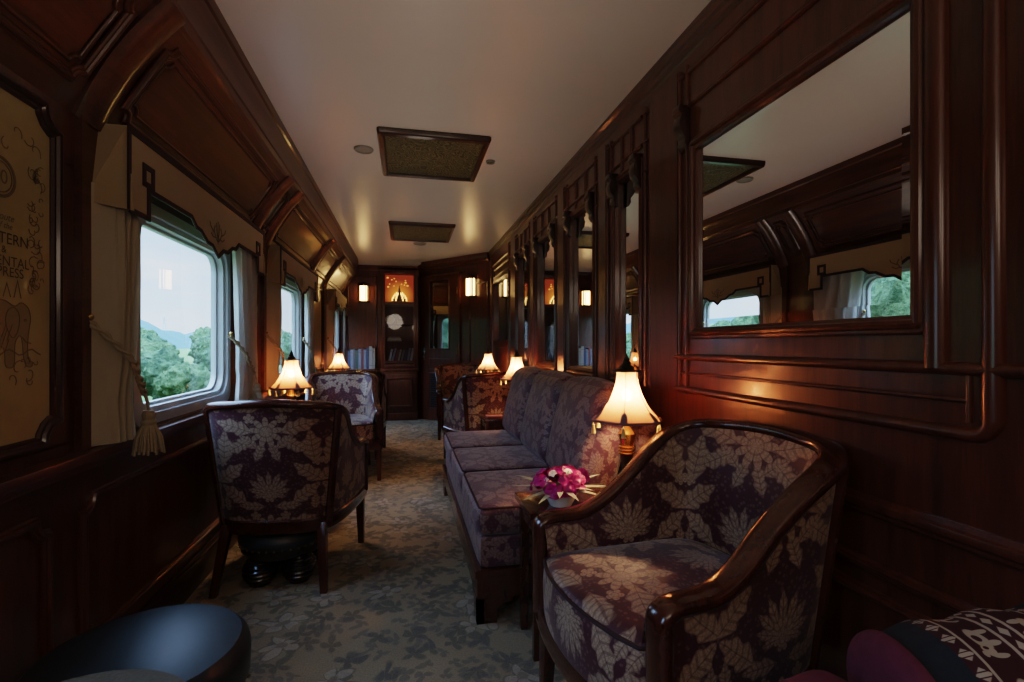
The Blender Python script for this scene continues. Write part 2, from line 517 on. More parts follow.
# ceiling cove along the end wall
mb = MB()
prof = [(0, 0)] + [(.30 * (1 - math.sin(a)), -.09 * (1 - math.cos(a))) for a in [PI / 2 * i / 8 for i in range(9)]][::-1]
for q in range(8):
    a0, a1 = PI / 2 * q / 8, PI / 2 * (q + 1) / 8
    def pt(a, x): return (x, YB - .02 - .30 * (1 - math.sin(a)), CEIL - .004 - .085 * (1 - math.cos(a)) if False else CEIL - .003 - .085 * (1 - math.cos(PI / 2 - (PI / 2 - a))) )
mb.grid(lambda a, b: (-.72 + a * .95, YB - .34 + .33 * b, CEIL - .004 - .075 * b ** 2.2), 4, 12)
o = mb.build('trim_1', 'ceiling_paint'); struct(o)

# window wall (below sill, above windows, between)
mb = MB()
X0 = -1.045
mb.box(X0, XL, YF, YB + .1, 0, WZ0 - .045)
mb.box(X0, XL, YF, YB + .1, WZ1 + .045, 1.87)
ys = [YF]
for c, _ in BAYS: ys += [c - .53, c + .45]
ys.append(YB + .1)
for i in range(0, len(ys), 2): mb.box(X0, XL, ys[i], ys[i + 1], WZ0 - .05, WZ1 + .05)
wall_left = struct(mb.build('wall_left', 'mahogany', smooth=False))
# sloping cove above the windows
sl = Vector((COVE1[0] - COVE0[0], 0, COVE1[1] - COVE0[1])); SL = sl.length; sl.normalize()
cn = Vector((sl.z, 0, -sl.x))           # into the room
def cove(y, s, d=0.0):
    arc = .025 * (1 - (2 * s / SL - 1) ** 2)
    return Vector((COVE0[0], y, COVE0[1])) + sl * s + cn * (d - arc)
mb = MB()
mb.grid(lambda a, b: cove(YF + a * (YB + .1 - YF), b * SL), 2, 12)
mb.grid(lambda a, b: cove(YF + a * (YB + .1 - YF), b * SL, -.05), 2, 12)
struct(mb.build('trim_2', 'mahogany_ceiling'))
# cornice left: stepped board up to the ceiling
def extrude_y(name, prof, y0, y1, mat):
    m_ = MB(); n = len(prof)
    vs = [(x, y0, z) for x, z in prof] + [(x, y1, z) for x, z in prof]
    fs = [tuple(range(n)), tuple(reversed(range(n, 2 * n)))] + [(i, (i + 1) % n, n + (i + 1) % n, n + i) for i in range(n)]
    m_.add(vs, fs); return struct(m_.build(name, mat, angle=25))
extrude_y('trim_3', [(-.86, 2.20), (-.752, 2.225), (-.742, 2.235), (-.735, 2.26), (-.728, 2.265), (-.722, 2.34), (-.712, 2.36), (-.708, 2.385), (-.700, 2.395), (-.695, 2.43), (-.86, 2.43)], YF, YB, 'mahogany_ceiling')
# cornice right
extrude_y('trim_4', [(1.2, 2.33), (1.142, 2.33), (1.132, 2.345), (1.132, 2.365), (1.122, 2.375), (1.122, 2.395), (1.108, 2.41), (1.108, 2.43), (1.2, 2.43)], YF, 6.80, 'mahogany_ceiling')

# ribs and moulded panels on the cove and the wall under it
def loop_notched(w, h, nt_, k=4):
    """rectangle with scalloped (re-entrant round) corners, counter-clockwise, centred"""
    pts = []
    for cx, cy, a0 in ((w / 2, -h / 2, PI), (w / 2, h / 2, 1.5 * PI), (-w / 2, h / 2, 0), (-w / 2, -h / 2, PI / 2)):
        arc = []
        for i in range(k + 1):
            a = a0 - PI / 2 * i / k
            arc.append((cx + nt_ * math.cos(a), cy + nt_ * math.sin(a)))
        # small straight shoulders each side
        pts += arc
    return pts
def stepped(w, h, s1, s2):
    """rectangle with stepped ears like the photo's panels"""
    q = [(w / 2 - s1 - s2, 0), (w / 2 - s1 - s2, 0)]
    c = []
    for sx, sy, rev in ((1, -1, 0), (1, 1, 1), (-1, 1, 0), (-1, -1, 1)):
        p = [(w / 2 - s1, h / 2), (w / 2 - s1, h / 2 - s1 * .55), (w / 2 - s1 * .55, h / 2 - s1 * .55), (w / 2 - s1 * .55, h / 2 - s1), (w / 2, h / 2 - s1)]
        p = [(sx * x, sy * y) for x, y in p]
        if not rev: pass
        else: p = p[::-1]
        c.append(p)
    out = c[0] + c[1] + c[2] + c[3]
    return out
cp = MB()
def cove_panel(y0, y1, s0=.085, s1=SL - .075, nt_=.035):
    c, w, h = (y0 + y1) / 2, y1 - y0, s1 - s0
    pts = loop_notched(w, h, nt_)
    P = [cove(c + a, (s0 + s1) / 2 + b, .0) for a, b in pts]
    P2 = [cove(c + a * (w - .07) / w, (s0 + s1) / 2 + b * (h - .07) / h, .0) for a, b in pts]
    cp.sweep(P, ogee(.030, .020), N=cn, closed=True)
    cp.sweep(P2, halfround(.012, .010), N=cn, closed=True)
    # raised field
    cp.poly([cove(c + a * (w - .10) / w, (s0 + s1) / 2 + b * (h - .10) / h, .004) for a, b in pts])
rb = MB()
def rib(y, w=.13):
    P = [cove(y, SL * i / 8, 0) for i in range(9)]
    rb.sweep(P, [(-w / 2, -.02), (-w / 2, .012), (-w / 2 + .018, .026), (-w * .2, .034), (w * .2, .034), (w / 2 - .018, .026), (w / 2, .012), (w / 2, -.02)], N=cn)
    m_ = [(XL - .01, y - w / 2, .84), (XL - .01, y + w / 2, .84)]
    rb.box(XL - .02, XL + .022, y - w * .42, y + w * .42, .82, 1.86)
for y in (-.62, 1.05 + .13, 1.80, 3.47, 3.78, 5.42, 6.36): rib(y)
for y0, y1 in ((-.50, 1.06), (1.27, 1.70), (1.92, 3.36), (3.555, 3.695), (3.88, 5.32), (5.52, 6.26), (6.46, 7.80)): cove_panel(y0, y1)
cp.build('cove_panel', 'mahogany_ceiling', wall_left)
rb.build('rib', 'mahogany_ceiling', wall_left)
# dado panels + sill rail of the window wall
dp = MB()
for y0, y1 in ((-.5, .95), (1.05, 1.62), (1.78, 3.30), (3.45, 5.2), (5.35, 6.3), (6.45, 7.8)):
    c, w = (y0 + y1) / 2, y1 - y0
    pts = loop_notched(w, .46, .05)
    dp.sweep([(XL, c + a, .44 + b) for a, b in pts], ogee(.032, .020), N=(1, 0, 0), closed=True)
dp.build('dado_panel', 'mahogany', wall_left)
mb = MB(); mb.box(XL - .02, XL + .055, YF, YB, .795, .825); mb.box(XL - .02, XL + .03, YF, YB, .765, .795)
struct(mb.build('trim_5', 'sill_wood', bevel=.006))
mb = MB(); mb.box(XL - .02, XL + .02, YF, YB, 0, .13); mb.box(XL - .02, XL + .012, YF, YB, .13, .15)
struct(mb.build('baseboard_left', 'dark_wood', bevel=.004))

# windows ---------------------------------------------------------------
def rrect(w, h, r, n=5):
    pts = []
    for cx, cy, a0 in ((w / 2 - r, -h / 2 + r, -PI / 2), (w / 2 - r, h / 2 - r, 0), (-w / 2 + r, h / 2 - r, PI / 2), (-w / 2 + r, -h / 2 + r, PI)):
        pts += [(cx + r * math.cos(a0 + PI / 2 * i / n), cy + r * math.sin(a0 + PI / 2 * i / n)) for i in range(n + 1)]
    return pts
def ring(mb_, inner, outer, x0, x1, c):
    n = len(inner); vs = []
    for x, pts in ((x0, inner), (x0, outer), (x1, outer), (x1, inner)):
        vs += [(x, c[0] + a, c[1] + b) for a, b in pts]
    fs = []
    for k in range(4):
        for i in range(n):
            j = (i + 1) % n; k2 = (k + 1) % 4
            fs.append((k * n + i, k * n + j, k2 * n + j, k2 * n + i))
    mb_.add(vs, fs)
WIN = []
for wi, (c, _) in enumerate(BAYS):
    c -= .04
    zc = (WZ0 + WZ1) / 2; h = WZ1 - WZ0
    fr = MB()
    inn = rrect(.88, h, .09); outr = rrect(.98, h + .09, .004)
    ring(fr, inn, outr, -1.05, XL - .004, (c, zc))
    in2 = rrect(.925, h + .045, .105)
    ring(fr, in2, rrect(1.02, h + .13, .06), XL - .006, XL + .012, (c, zc))
    ring(fr, rrect(.855, h - .025, .085), inn, -1.045, -1.020, (c, zc))
    w = struct(fr.build('window_%d' % (wi + 1), 'window_metal', angle=30))
    g = MB(); g.poly([(-1.03, c + a, zc + b) for a, b in rrect(.87, h - .01, .085)])
    g.build('pane', 'pane_glass', w, smooth=False)
    WIN.append(w)

# end wall, door wall ---------------------------------------------------
mb = MB(); mb.box(-1.1, .24, YB, YB + .1, 0, CEIL)
wall_back = struct(mb.build('wall_back', 'mahogany', smooth=False))
mb = MB(); mb.box(-1.1, 1.3, YF - .1, YF, 0, CEIL)
struct(mb.build('wall_front', 'mahogany', smooth=False))
dd = (DB - DA).normalized(); dn = Vector((dd.y, -dd.x, 0)); DL = (DB - DA).length   # dn points into the room
DM = Matrix(((dd.x, -dn.x, 0, DA.x), (dd.y, -dn.y, 0, DA.y), (0, 0, 1, 0), (0, 0, 0, 1)))   # local (s, depth behind wall, z)
mb = MB(); mb.box(-.03, DL + .05, 0, .08, 0, CEIL, mat=DM)
wall_door = struct(mb.build('wall_end_diagonal', 'mahogany', smooth=False)); wall_door.name = 'wall_diagonal'
TH = math.atan(106 / 495.); ST, CT = math.sin(TH), math.cos(TH)
def ray(px):
    u = (px - 512) / 495.; return ST + u * CT, CT - u * ST
def diag_s(px):
    tx, ty = ray(px)   # (A+s d) x t = 0
    return -(DA.x * ty - DA.y * tx) / (dd.x * ty - dd.y * tx)
def diag_z(px, py):
    s = diag_s(px); p = DA + dd * s; return CAM_Z + (345 - py) / 495. * (p.x * ST + p.y * CT)
def back_x(px):
    tx, ty = ray(px); return YB * tx / ty
# cornice + dado on both end walls
def wall_trim(name, pa, pb, prof, mat):
    """profile (out, z) run from pa to pb, out = towards the room"""
    pa, pb = Vector(pa), Vector(pb); t = (pb - pa).normalized(); nn = Vector((t.y, -t.x, 0))
    m_ = MB(); n = len(prof); vs = []
    for p in (pa, pb): vs += [tuple(p + nn * a + Vector((0, 0, z))) for a, z in prof]
    fs = [tuple(range(n)), tuple(reversed(range(n, 2 * n)))] + [(i, (i + 1) % n, n + (i + 1) % n, n + i) for i in range(n)]
    m_.add(vs, fs); return struct(m_.build(name, mat, angle=25))
CORN = [(0, 2.30), (.02, 2.30), (.025, 2.32), (.05, 2.345), (.055, 2.37), (.06, 2.38), (.06, 2.43), (0, 2.43)]
wall_trim('trim_6', (-.98, YB, 0), (DA.x, YB, 0), CORN, 'mahogany')
wall_trim('trim_7', DA, DB, CORN, 'mahogany')
wall_trim('trim_8', (-.98, YB, 0), (DA.x, YB, 0), [(0, .735), (.02, .735), (.03, .75), (.07, .755), (.075, .775), (.07, .79), (0, .79)], 'mahogany')
wall_trim('baseboard_back', (-.98, YB, 0), (DA.x, YB, 0), [(0, 0), (.025, 0), (.025, .09), (.012, .11), (0, .11)], 'dark_wood')
# pilaster strips on the end wall
mb = MB()
for x0, x1 in ((-.985, -.93), (-.42, -.36), (.16, .20)): mb.box(x0, x1, YB - .03, YB + .01, .79, 2.31)
for pts, c, z in ((rrect(.42, 1.30, .004), -.655, 1.45 + .1),):
    mb.sweep([(c + a, YB, z + b) for a, b in pts], ogee(.025, .015), N=(0, -1, 0), closed=True)
mb.sweep([(-.655 + a, YB, .42 + b) for a, b in rrect(.46, .46, .004)], ogee(.03, .018), N=(0, -1, 0), closed=True)
mb.build('moulding', 'mahogany', wall_back, angle=30)

# bookcase in the end wall ------------------------------------------------
BX0, BX1 = back_x(384.6), back_x(414.2)
bc = thing('bookcase', 'tall built-in mahogany bookcase with a glazed door between wall lamp and louvred door', 'bookcase', (0, YB, 0))
ZG0, ZG1, ZP0, ZP1 = .90, 1.775, 1.80, 2.235
fy = -.16      # front plane local
mb = MB()
mb.box(BX0 - .05, BX0, fy, 0, .79, 2.29); mb.box(BX1, BX1 + .045, fy, 0, .79, 2.29)
mb.box(BX0, BX1, fy, 0, 2.235, 2.29); mb.box(BX0, BX1, fy, 0, .79, .86)
mb.build('carcass', 'mahogany', bc, bevel=.003)
mb = MB(); mb.box(BX0 - .05, BX1 + .045, fy, 0, .11, .745); mb.box(BX0 - .06, BX1 + .055, fy - .015, 0, .745, .79); mb.box(BX0 - .055, BX1 + .05, fy - .008, 0, .0, .11)
mb.build('base_cabinet', 'mahogany', bc, bevel=.004)
mb = MB(); mb.box(BX0 - .02, BX1 + .015, fy - .016, fy, .16, .70)
cd = mb.build('cabinet_door', 'mahogany', bc, bevel=.003)
mb = MB(); mb.sweep([((BX0 + BX1) / 2 + a, fy - .016, .43 + b) for a, b in rrect(.36, .42, .004)], ogee(.03, .016), N=(0, -1, 0), closed=True)
mb.build('moulding', 'mahogany', cd)
for z, e in ((1.19, .016), (1.45, .016), (.86, .012), (ZG1, ZP0 - ZG1)):
    mb = MB(); mb.box(BX0, BX1, fy + .03, -.01, z, z + e); mb.build('shelf', 'dark_wood', bc, bevel=.002)
mb = MB()
ring_pts = ((BX0 + BX1) / 2, (ZG0 + ZG1) / 2)
fr = MB(); n4 = rrect(BX1 - BX0 - .03, ZG1 - ZG0 - .02, .003); o4 = rrect(BX1 - BX0 + .02, ZG1 - ZG0 + .05, .003)
def ring_y(mb_, inner, outer, y0, y1, c):
    t = MB(); ring(t, inner, outer, y0, y1, c); mb_.add([(a, x, b) for x, a, b in t.v], t.f)
ring_y(fr, n4, o4, fy - .012, fy + .01, ring_pts)
gd = fr.build('glass_door', 'mahogany', bc, angle=30)
mb = MB(); mb.poly([(ring_pts[0] + a, fy, ring_pts[1] + b) for a, b in n4]); mb.build('pane', 'case_glass', gd, smooth=False)
mb = MB(); mb.ball((BX0 - .005, fy - .022, 1.28), .009); mb.build('knob', 'brass', gd)
# things in the bookcase
BOOKC = {}
for i, c in enumerate([(.36, .33, .28), (.20, .21, .24), (.18, .05, .04), (.06, .07, .12), (.30, .26, .20), (.11, .10, .10), (.20, .16, .11), (.06, .09, .07)]):
    plain('book_cloth_%d' % i, c, .6); 
def book(name, w, d, h, ci, parent=None):
    """spine faces -Y, origin bottom left of the spine"""
    mb_ = MB()
    mb_.box(0, .004, 0, d, 0, h); mb_.box(w - .004, w, 0, d, 0, h); mb_.box(0, w, -.003, .004, 0, h)
    mb_.box(.004, w - .004, .004, d - .006, .004, h - .005, mi=1)
    if h > .12:
        mb_.box(-.0006, w + .0006, -.004, .003, h * .82, h * .84, mi=2); mb_.box(-.0006, w + .0006, -.004, .003, h * .14, h * .155, mi=2)
    return mb_.build(name, ['book_cloth_%d' % ci, 'paper', 'old_brass'], None, smooth=False)
lean_lab = ['cream book leaning at the left end of the glazed bookcase shelf', 'grey book second from left behind the bookcase glass',
            'red book third from left behind the bookcase glass', 'cream book fourth from left behind the bookcase glass',
            'brown book fifth from left behind the bookcase glass', 'dark blue book third from right behind the bookcase glass',
            'pale grey book second from right behind the bookcase glass', 'cream book leaning at the right end of the glazed bookcase shelf']
x = BX0 + .05
for i in range(8):
    h = random.uniform(.20, .25); w = random.uniform(.026, .04)
    o = book('book', w, .10, h, [0, 1, 2, 4, 6, 3, 1, 0][i])
    o.location = (x, YB + fy + .03, .8725); ang = math.radians(random.choice([9, 12, 15]) if i > 0 else 14)
    o.rotation_euler = (0, ang, 0); o.location.z += math.sin(ang) * w
    tag(o, lean_lab[i], 'book', 'books leaning on the bookcase shelf')
    x += .047
# plate and boxes
mb = MB(); mb.lathe([(.001, 0), (.04, .002), (.066, .010), (.070, .014), (.04, .007), (.001, .005)], 24)
o = mb.build('plate', 'porcelain'); o.rotation_euler = (math.radians(78), 0, 0); o.location = (BX0 + .085, YB - .07, 1.466 + .070)
tag(o, 'round pale plate propped upright on upper bookcase shelf at left', 'plate')
mb = MB(); mb.box(-.05, .05, -.03, .03, 0, .05); mb.box(-.052, .052, -.032, .032, .05, .062, mi=1)
o = mb.build('box', ['paper', 'book_cloth_6'], bevel=.002); o.location = (BX0 + .24, YB - .07, 1.4665); tag(o, 'small cream box beside the round plate in the bookcase', 'box')
for i, (w, z, lab) in enumerate(((.11, 0, 'lowest pale magazine in the flat pile on the middle bookcase shelf'), (.10, .024, 'middle pale magazine in the flat pile on the bookcase shelf'), (.085, .048, 'topmost cream magazine in the flat pile on the bookcase shelf'))):
    mb = MB(); mb.box(-w, w, -.04, .04, 0, .022); o = mb.build('magazine', ['book_cloth_0', 'paper', 'book_cloth_4'][i], bevel=.002)
    o.location = (BX0 + .15, YB - .08, 1.2065 + z); tag(o, lab, 'magazine', 'magazines piled in the bookcase')
# glowing pagoda picture
def picture_mat():
    m, nt, p = new_mat('picture_red')
    tc = node(nt, 'TexCoord').outputs['Object']
    sep = node(nt, 'SeparateXYZ'); nt.links.new(tc, sep.inputs[0])
    x, z = S(nt, sep.outputs[0]), S(nt, sep.outputs[2])
    r = ((x * x) * 1.2 + (z + .12) * (z + .12)).sqrt()
    col = mixc(nt, (1.0 - r * 4.0).clamp(), (.24, .034, .014), (.95, .33, .05))
    nt.links.new(col, p.inputs['Base Color']); nt.links.new(col, p.inputs['Emission Color'])
    p.inputs['Emission Strength'].default_value = .55
    setp(p, Roughness=.6); M['picture_red'] = m
picture_mat()
pic = thing('illuminated_picture', 'glowing red picture of a golden pagoda above the bookcase door', 'picture', ((BX0 + BX1) / 2, YB - .075, (ZP0 + ZP1) / 2 + .004))
hw, hh = (BX1 - BX0) / 2 - .012, (ZP1 - ZP0) / 2 - .012
mb = MB(); mb.box(-hw, hw, 0, .012, -hh, hh); mb.build('backing', 'picture_red', pic, smooth=False)
mb = MB(); z = -hh
for i, (w, h) in enumerate(((.115, .045), (.095, .04), (.072, .035), (.05, .03), (.032, .03), (.016, .05), (.006, .05))):
    mb.poly([(-w, -.006, z), (w, -.006, z), (w * .8, -.006, z + h), (-w * .8, -.006, z + h)], (0, .006, 0))
    for k in range(-2, 3):
        if i < 4 and k: 
            xx = k * w * .46; mb.poly([(xx - .010, -.008, z + h * .3), (xx + .010, -.008, z + h * .3), (xx, -.008, z + h * 1.7)], (0, .003, 0), mi=1)
    z += h * .86
mb.build('pagoda', ['engraving', 'lantern_glow'], pic, smooth=False)
for i in range(12):
    a = random.uniform(-1, 1) * (hw - .02); b = random.uniform(.0, 1) * (hh - .03) + .01
    if abs(a) < .04: a += .06
    mb = MB(); mb.ball((a, -.006, b), .009 if i % 3 else .013, 6, sc=(1.3, .4, 1)); mb.build('lantern', 'pagoda_gold', pic)

# books on the dado ledge
cols = [3, 1, 5, 7, 1, 2, 1, 3, 0, 4]
posn = ['leftmost', 'second', 'third', 'fourth', 'fifth', 'sixth', 'seventh', 'eighth', 'ninth', 'rightmost']
cname = {0: 'cream', 1: 'pale grey', 2: 'red', 3: 'dark blue', 4: 'beige', 5: 'charcoal', 6: 'brown', 7: 'dark green'}
hs = [.27, .29, .30, .28, .30, .31, .29, .32, .34, .31]
mb = MB(); mb.box(-.86, -.435, YB - .17, YB, .750, .790)
struct(mb.build('trim_9', 'mahogany', bevel=.004))
x = -.85
for i in range(10):
    w = [.034, .04, .028, .036, .04, .03, .04, .034, .048, .036][i]
    o = book('book', w, .14, hs[i], cols[i]); o.location = (x, YB - .155, .7905)
    tag(o, ('%s of ten tall books standing in a row on the end wall ledge, %s' % (posn[i], cname[cols[i]])) if i in (0, 9) else '%s tall book, %s from left in the row on the end wall ledge' % (cname[cols[i]], posn[i]), 'book', 'tall books standing on the end wall ledge')
    x += w + .003

# door ------------------------------------------------------------------
s0, s1 = diag_s(421), diag_s(458.5)
door = bpy.data.objects.new('door_1', None); C.objects.link(door); struct(door)
door.matrix_world = DM
def dz(px, py): return diag_z(px, py)
g0, g1 = diag_s(431.0), diag_s(450.4); gz0, gz1 = dz(440, 349), dz(440, 280)
mb = MB()
mb.box(s0, g0, -.025, .0, .01, 2.17); mb.box(g1, s1, -.025, 0, .01, 2.17)
mb.box(g0, g1, -.025, 0, gz1, 2.17); mb.box(g0, g1, -.025, 0, .01, gz0)
mb.sweep([((g0 + g1) / 2 + a, -.025, (gz0 + gz1) / 2 + b) for a, b in rrect(g1 - g0, gz1 - gz0, .003)], ogee(.022, .012), N=(0, -1, 0), closed=True)
mb.sweep([((g0 + g1) / 2 + a, -.025, .86 + b) for a, b in rrect(g1 - g0 + .03, .16, .003)], ogee(.02, .010), N=(0, -1, 0), closed=True)
mb.build('door_leaf', 'mahogany', door, angle=30)
mb = MB(); mb.box(g0, g1, -.012, -.004, gz0, gz1); mb.build('pane', 'dark_pane', door, smooth=False)
# louvre
l0, l1 = g0 - .01, g1 + .0
mb = MB()
for k in range(15): 
    z = .20 + k * .034; mb.taper((0, 0, 0), (0, 0, .0001), .0001, .0001) if False else mb.poly([(l0 + .02, -.030, z), (l1 - .02, -.030, z), (l1 - .02, -.012, z + .022), (l0 + .02, -.012, z + .022)], (0, -.004, -.004))
mb.build('louvre', 'dark_wood', door, smooth=False)
mb = MB(); mb.sweep([((l0 + l1) / 2 + a, -.026, .45 + b) for a, b in rrect(l1 - l0 - .02, .54, .003)], ogee(.03, .012), N=(0, -1, 0), closed=True); mb.box(l0 + .01, l1 - .01, -.0262, -.02, .18, .72, mi=1)
mb.build('louvre_frame', ['mahogany', 'black'], door, angle=30)
hs_ = diag_s(425); hz = dz(425, 351)
mb = MB(); mb.box(hs_ - .022, hs_ + .022, -.031, -.025, hz - .01 - .13, hz + .06); mb.tube([(hs_, -.03, hz), (hs_, -.07, hz), (hs_ + .01, -.075, hz), (hs_ + .10, -.072, hz - .004)], .010, 8)
mb.lathe([(.015, 0), (.015, .012), (.010, .016)], 12, (0, 0, 0)) if False else mb.ball((hs_, -.034, hz - .09), .013, 8)
mb.build('handle', 'nickel', door, bevel=.001)
for z in (.3, 1.06, 1.95):
    mb = MB(); mb.tube([(s1 - .004, -.03, z - .05), (s1 - .004, -.03, z + .05)], .008, 8); mb.build('hinge', 'old_brass', door)
mb = MB()
mb.box(s0 - .05, s0 - .004, -.03, 0, 0, 2.22); mb.box(s1 + .004, s1 + .05, -.03, 0, 0, 2.22); mb.box(s0 - .05, s1 + .05, -.03, 0, 2.175, 2.22)
mb.build('door_frame', 'mahogany', door, bevel=.004)
mb = MB()
q0, q1 = diag_s(470), DL - .04
mb.sweep([Vector(DM @ Vector(((q0 + q1) / 2 + a, 0, 1.40 + b))) for a, b in rrect(q1 - q0, 1.25, .003)], ogee(.022, .014), N=dn, closed=True)
mb.sweep([Vector(DM @ Vector(((q0 + q1) / 2 + a, 0, .40 + b))) for a, b in rrect(q1 - q0, .52, .003)], ogee(.022, .014), N=dn, closed=True)
mb.build('moulding', 'mahogany', wall_door, angle=30)

# right wall ------------------------------------------------------------
XM = XR + .030       # mirror plane
MIR = [(.917, 1.779, 1.218, 1.937), (2.27, 2.56, 1.0, 2.045), (2.89, 3.34, 1.0, 2.045), (3.70, 4.22, 1.0, 2.045), (4.55, 4.98, 1.0, 2.045), (5.45, 6.42, 1.21, 1.95)]
mb = MB()
mb.box(XM + .002, XM + .08, YF, 6.9, 0, CEIL)
y = YF
for a, b, z0, z1 in MIR:
    mb.box(XR, XM + .004, y, a, 0, CEIL); mb.box(XR if z0 != 1.218 else XR, XM + .004, a, b, 0, z0); mb.box(XR, XM + .004, a, b, z1, CEIL); y = b
mb.box(XR, XM + .004, y, 6.85, 0, CEIL)
wall_right = struct(mb.build('wall_right', 'mahogany', smooth=False))
NR = (-1, 0, 0)
def rloop(mb_, y0, y1, z0, z1, w=.03, h=.016, r=.004, prof=None):
    c, zc = (y0 + y1) / 2, (z0 + z1) / 2
    mb_.sweep([(XR, c + a, zc + b) for a, b in rrect(y1 - y0, z1 - z0, r)], prof or ogee(w, h), N=NR, closed=True)
def bar_v(mb_, y, z0, z1, w=.028, h=.018): mb_.sweep([(XR, y, z0), (XR, y, z1)], halfround(w, h, 8), N=NR)
def bar_h(mb_, z, y0, y1, w=.028, h=.018): mb_.sweep([(XR, y0, z), (XR, y1, z)], halfround(w, h, 8), N=NR)
mo = MB()
for i, (a, b, z0, z1) in enumerate(MIR):
    if i == 0:
        rloop(mo, a - .022, b + .022, z0 - .022, z1 + .022, .046, .022)
    else:
        rloop(mo, a - .018, b + .018, z0 - .018, z1 + .018, .034, .016)
# lower rails
for z, w, h in ((.75, .05, .022), (.60, .035, .018)): mo.sweep([(XR, YF, z), (XR, 6.8, z)], ogee(w, h), N=NR)
# rounded fret bars below the large mirror
bar_h(mo, 1.10, -.4, 1.93); 
pts = [(XR, .757, 2.33), (XR, .757, 1.00)] + [(XR, .757 + .035 * (1 - math.cos(PI / 2 * i / 4)), .985 - .035 * math.sin(PI / 2 * i / 4) + .015) for i in range(5)] + [(XR, 1.93, .965)]
mo.sweep(pts, halfround(.030, .018, 8), N=NR)
bar_v(mo, .865, 1.10, 2.33, .05, .022)
bar_h(mo, 1.035, .80, 1.90, .012, .008); bar_v(mo, .80, .99, 1.10, .012, .008)
bar_v(mo, .63, 1.10, 2.33)
# pilaster pairs between the mirrors with fretwork heads
def fret(y0, y1):
    w = y1 - y0; e = min(.055, w * .22)
    for yy in (y0 + .012, y0 + e + .012, y1 - e - .012, y1 - .012): bar_v(mo, yy, .95, 2.30, .016, .014)
    for z in (1.99, 2.13, 2.27):
        mo.sweep([(XR, y0 + .004, z), (XR, y0 + e + .02, z)], halfround(.018, .014), N=NR)
        mo.sweep([(XR, y1 - e - .02, z), (XR, y1 - .004, z)], halfround(.018, .014), N=NR)
    mo.box(XR - .014, XR, y0 + e + .02, y1 - e - .02, .95, 2.30)
for y0, y1 in ((1.83, 2.22), (2.60, 2.86), (3.38, 3.67), (4.26, 4.51), (5.02, 5.40)): fret(y0, y1)
for a, b, z0, z1 in MIR[1:5]:
    c = (a + b) / 2
    for z in (2.13, 2.27): bar_h(mo, z, a - .03, b + .03, .018, .014)
    for yy in (a + (b - a) * .3, a + (b - a) * .7): bar_v(mo, yy, 2.06, 2.27, .016, .014)
    bar_h(mo, .96, a - .03, b + .03, .03, .02); rloop(mo, a, b, .80, .92, .018, .010)
bar_h(mo, 2.27, .76, 1.83, .02, .014); bar_h(mo, 2.13, .89, 1.83, .02, .014)
rloop(mo, 5.47, 6.40, .82, 1.13, .022, .012); rloop(mo, 5.47, 6.40, 2.03, 2.13, .022, .012)
bar_h(mo, 2.20, 5.4, 6.7, .02, .014)
bar_v(mo, 6.55, .8, 2.3, .05, .022); bar_v(mo, 5.43, .8, 2.3, .04, .02)
# big dado fields under the rails
for y0, y1 in ((-.3, .70), (.80, 1.9), (2.0, 3.9), (4.1, 5.3), (5.45, 6.6)): rloop(mo, y0, y1, .10, .53, .03, .016)
mo.build('moulding', 'mahogany', wall_right, angle=30)
mb = MB(); mb.box(XR - .02, XR + .01, YF, 6.78, 0, .09); struct(mb.build('baseboard_right', 'dark_wood', bevel=.004))
# corbels at the top corners of the mirrors
def corbel(mb_, y, z, s=1.0):
    prof = [(0, .16), (-.050, .16), (-.054, .135), (-.040, .12), (-.050, .09), (-.044, .055), (-.024, .03), (-.026, .008), (-.014, -.012), (0, -.02)]
    vs = [(XR + a * s, y - .028 * s, z + b * s) for a, b in prof] + [(XR + a * s, y + .028 * s, z + b * s) for a, b in prof]
    n = len(prof)
    mb_.add(vs, [tuple(range(n)), tuple(reversed(range(n, 2 * n)))] + [(i, (i + 1) % n, n + (i + 1) % n, n + i) for i in range(n)])
mb = MB()
for a, b, z0, z1 in MIR[:5]:
    if b - a > .8: corbel(mb, b + .075, 1.97, 1.0)
    else:
        corbel(mb, b - .0, 1.93, 1.0); corbel(mb, a + .0, 1.93, 1.0)
mb.build('corbel', 'dark_wood', wall_right, bevel=.003)
# mirrors
mlab = ['large rectangular wall mirror behind the foreground armchair', 'narrow upright wall mirror nearest the tall table lamp, above the sofa end',
        'narrow upright wall mirror second from the big mirror, above the sofa', 'narrow upright wall mirror third from the big mirror, above the middle sofa back',
        'narrow upright wall mirror fourth from the big mirror, the slim one nearest the door end', 'wide dark mirror near the door end of the right wall, above the far armchairs']
for i, (a, b, z0, z1) in enumerate(MIR):
    t = thing('wall_mirror', mlab[i], 'mirror', (XM if i else XR + .010, (a + b) / 2, (z0 + z1) / 2), 0, 'mirrors along the right wall')
    w, h = b - a, z1 - z0; bv = .032 if i == 0 else .014
    o4 = rrect(w, h, .002, 1); i4 = rrect(w - 2 * bv, h - 2 * bv, .002, 1)
    mb = MB(); mb.poly([(-.004, p_, q_) for p_, q_ in i4]); mb.build('glass', 'mirror_silver' if i < 5 else 'dark_pane', t, smooth=False)
    mb = MB(); n = len(o4)
    mb.add([(-.004, p_, q_) for p_, q_ in i4] + [(-.0026, p_, q_) for p_, q_ in o4], [(k, (k + 1) % n, n + (k + 1) % n, n + k) for k in range(n)])
    mb.build('bevelled_edge', 'mirror_silver' if i < 5 else 'dark_pane', t, smooth=False)

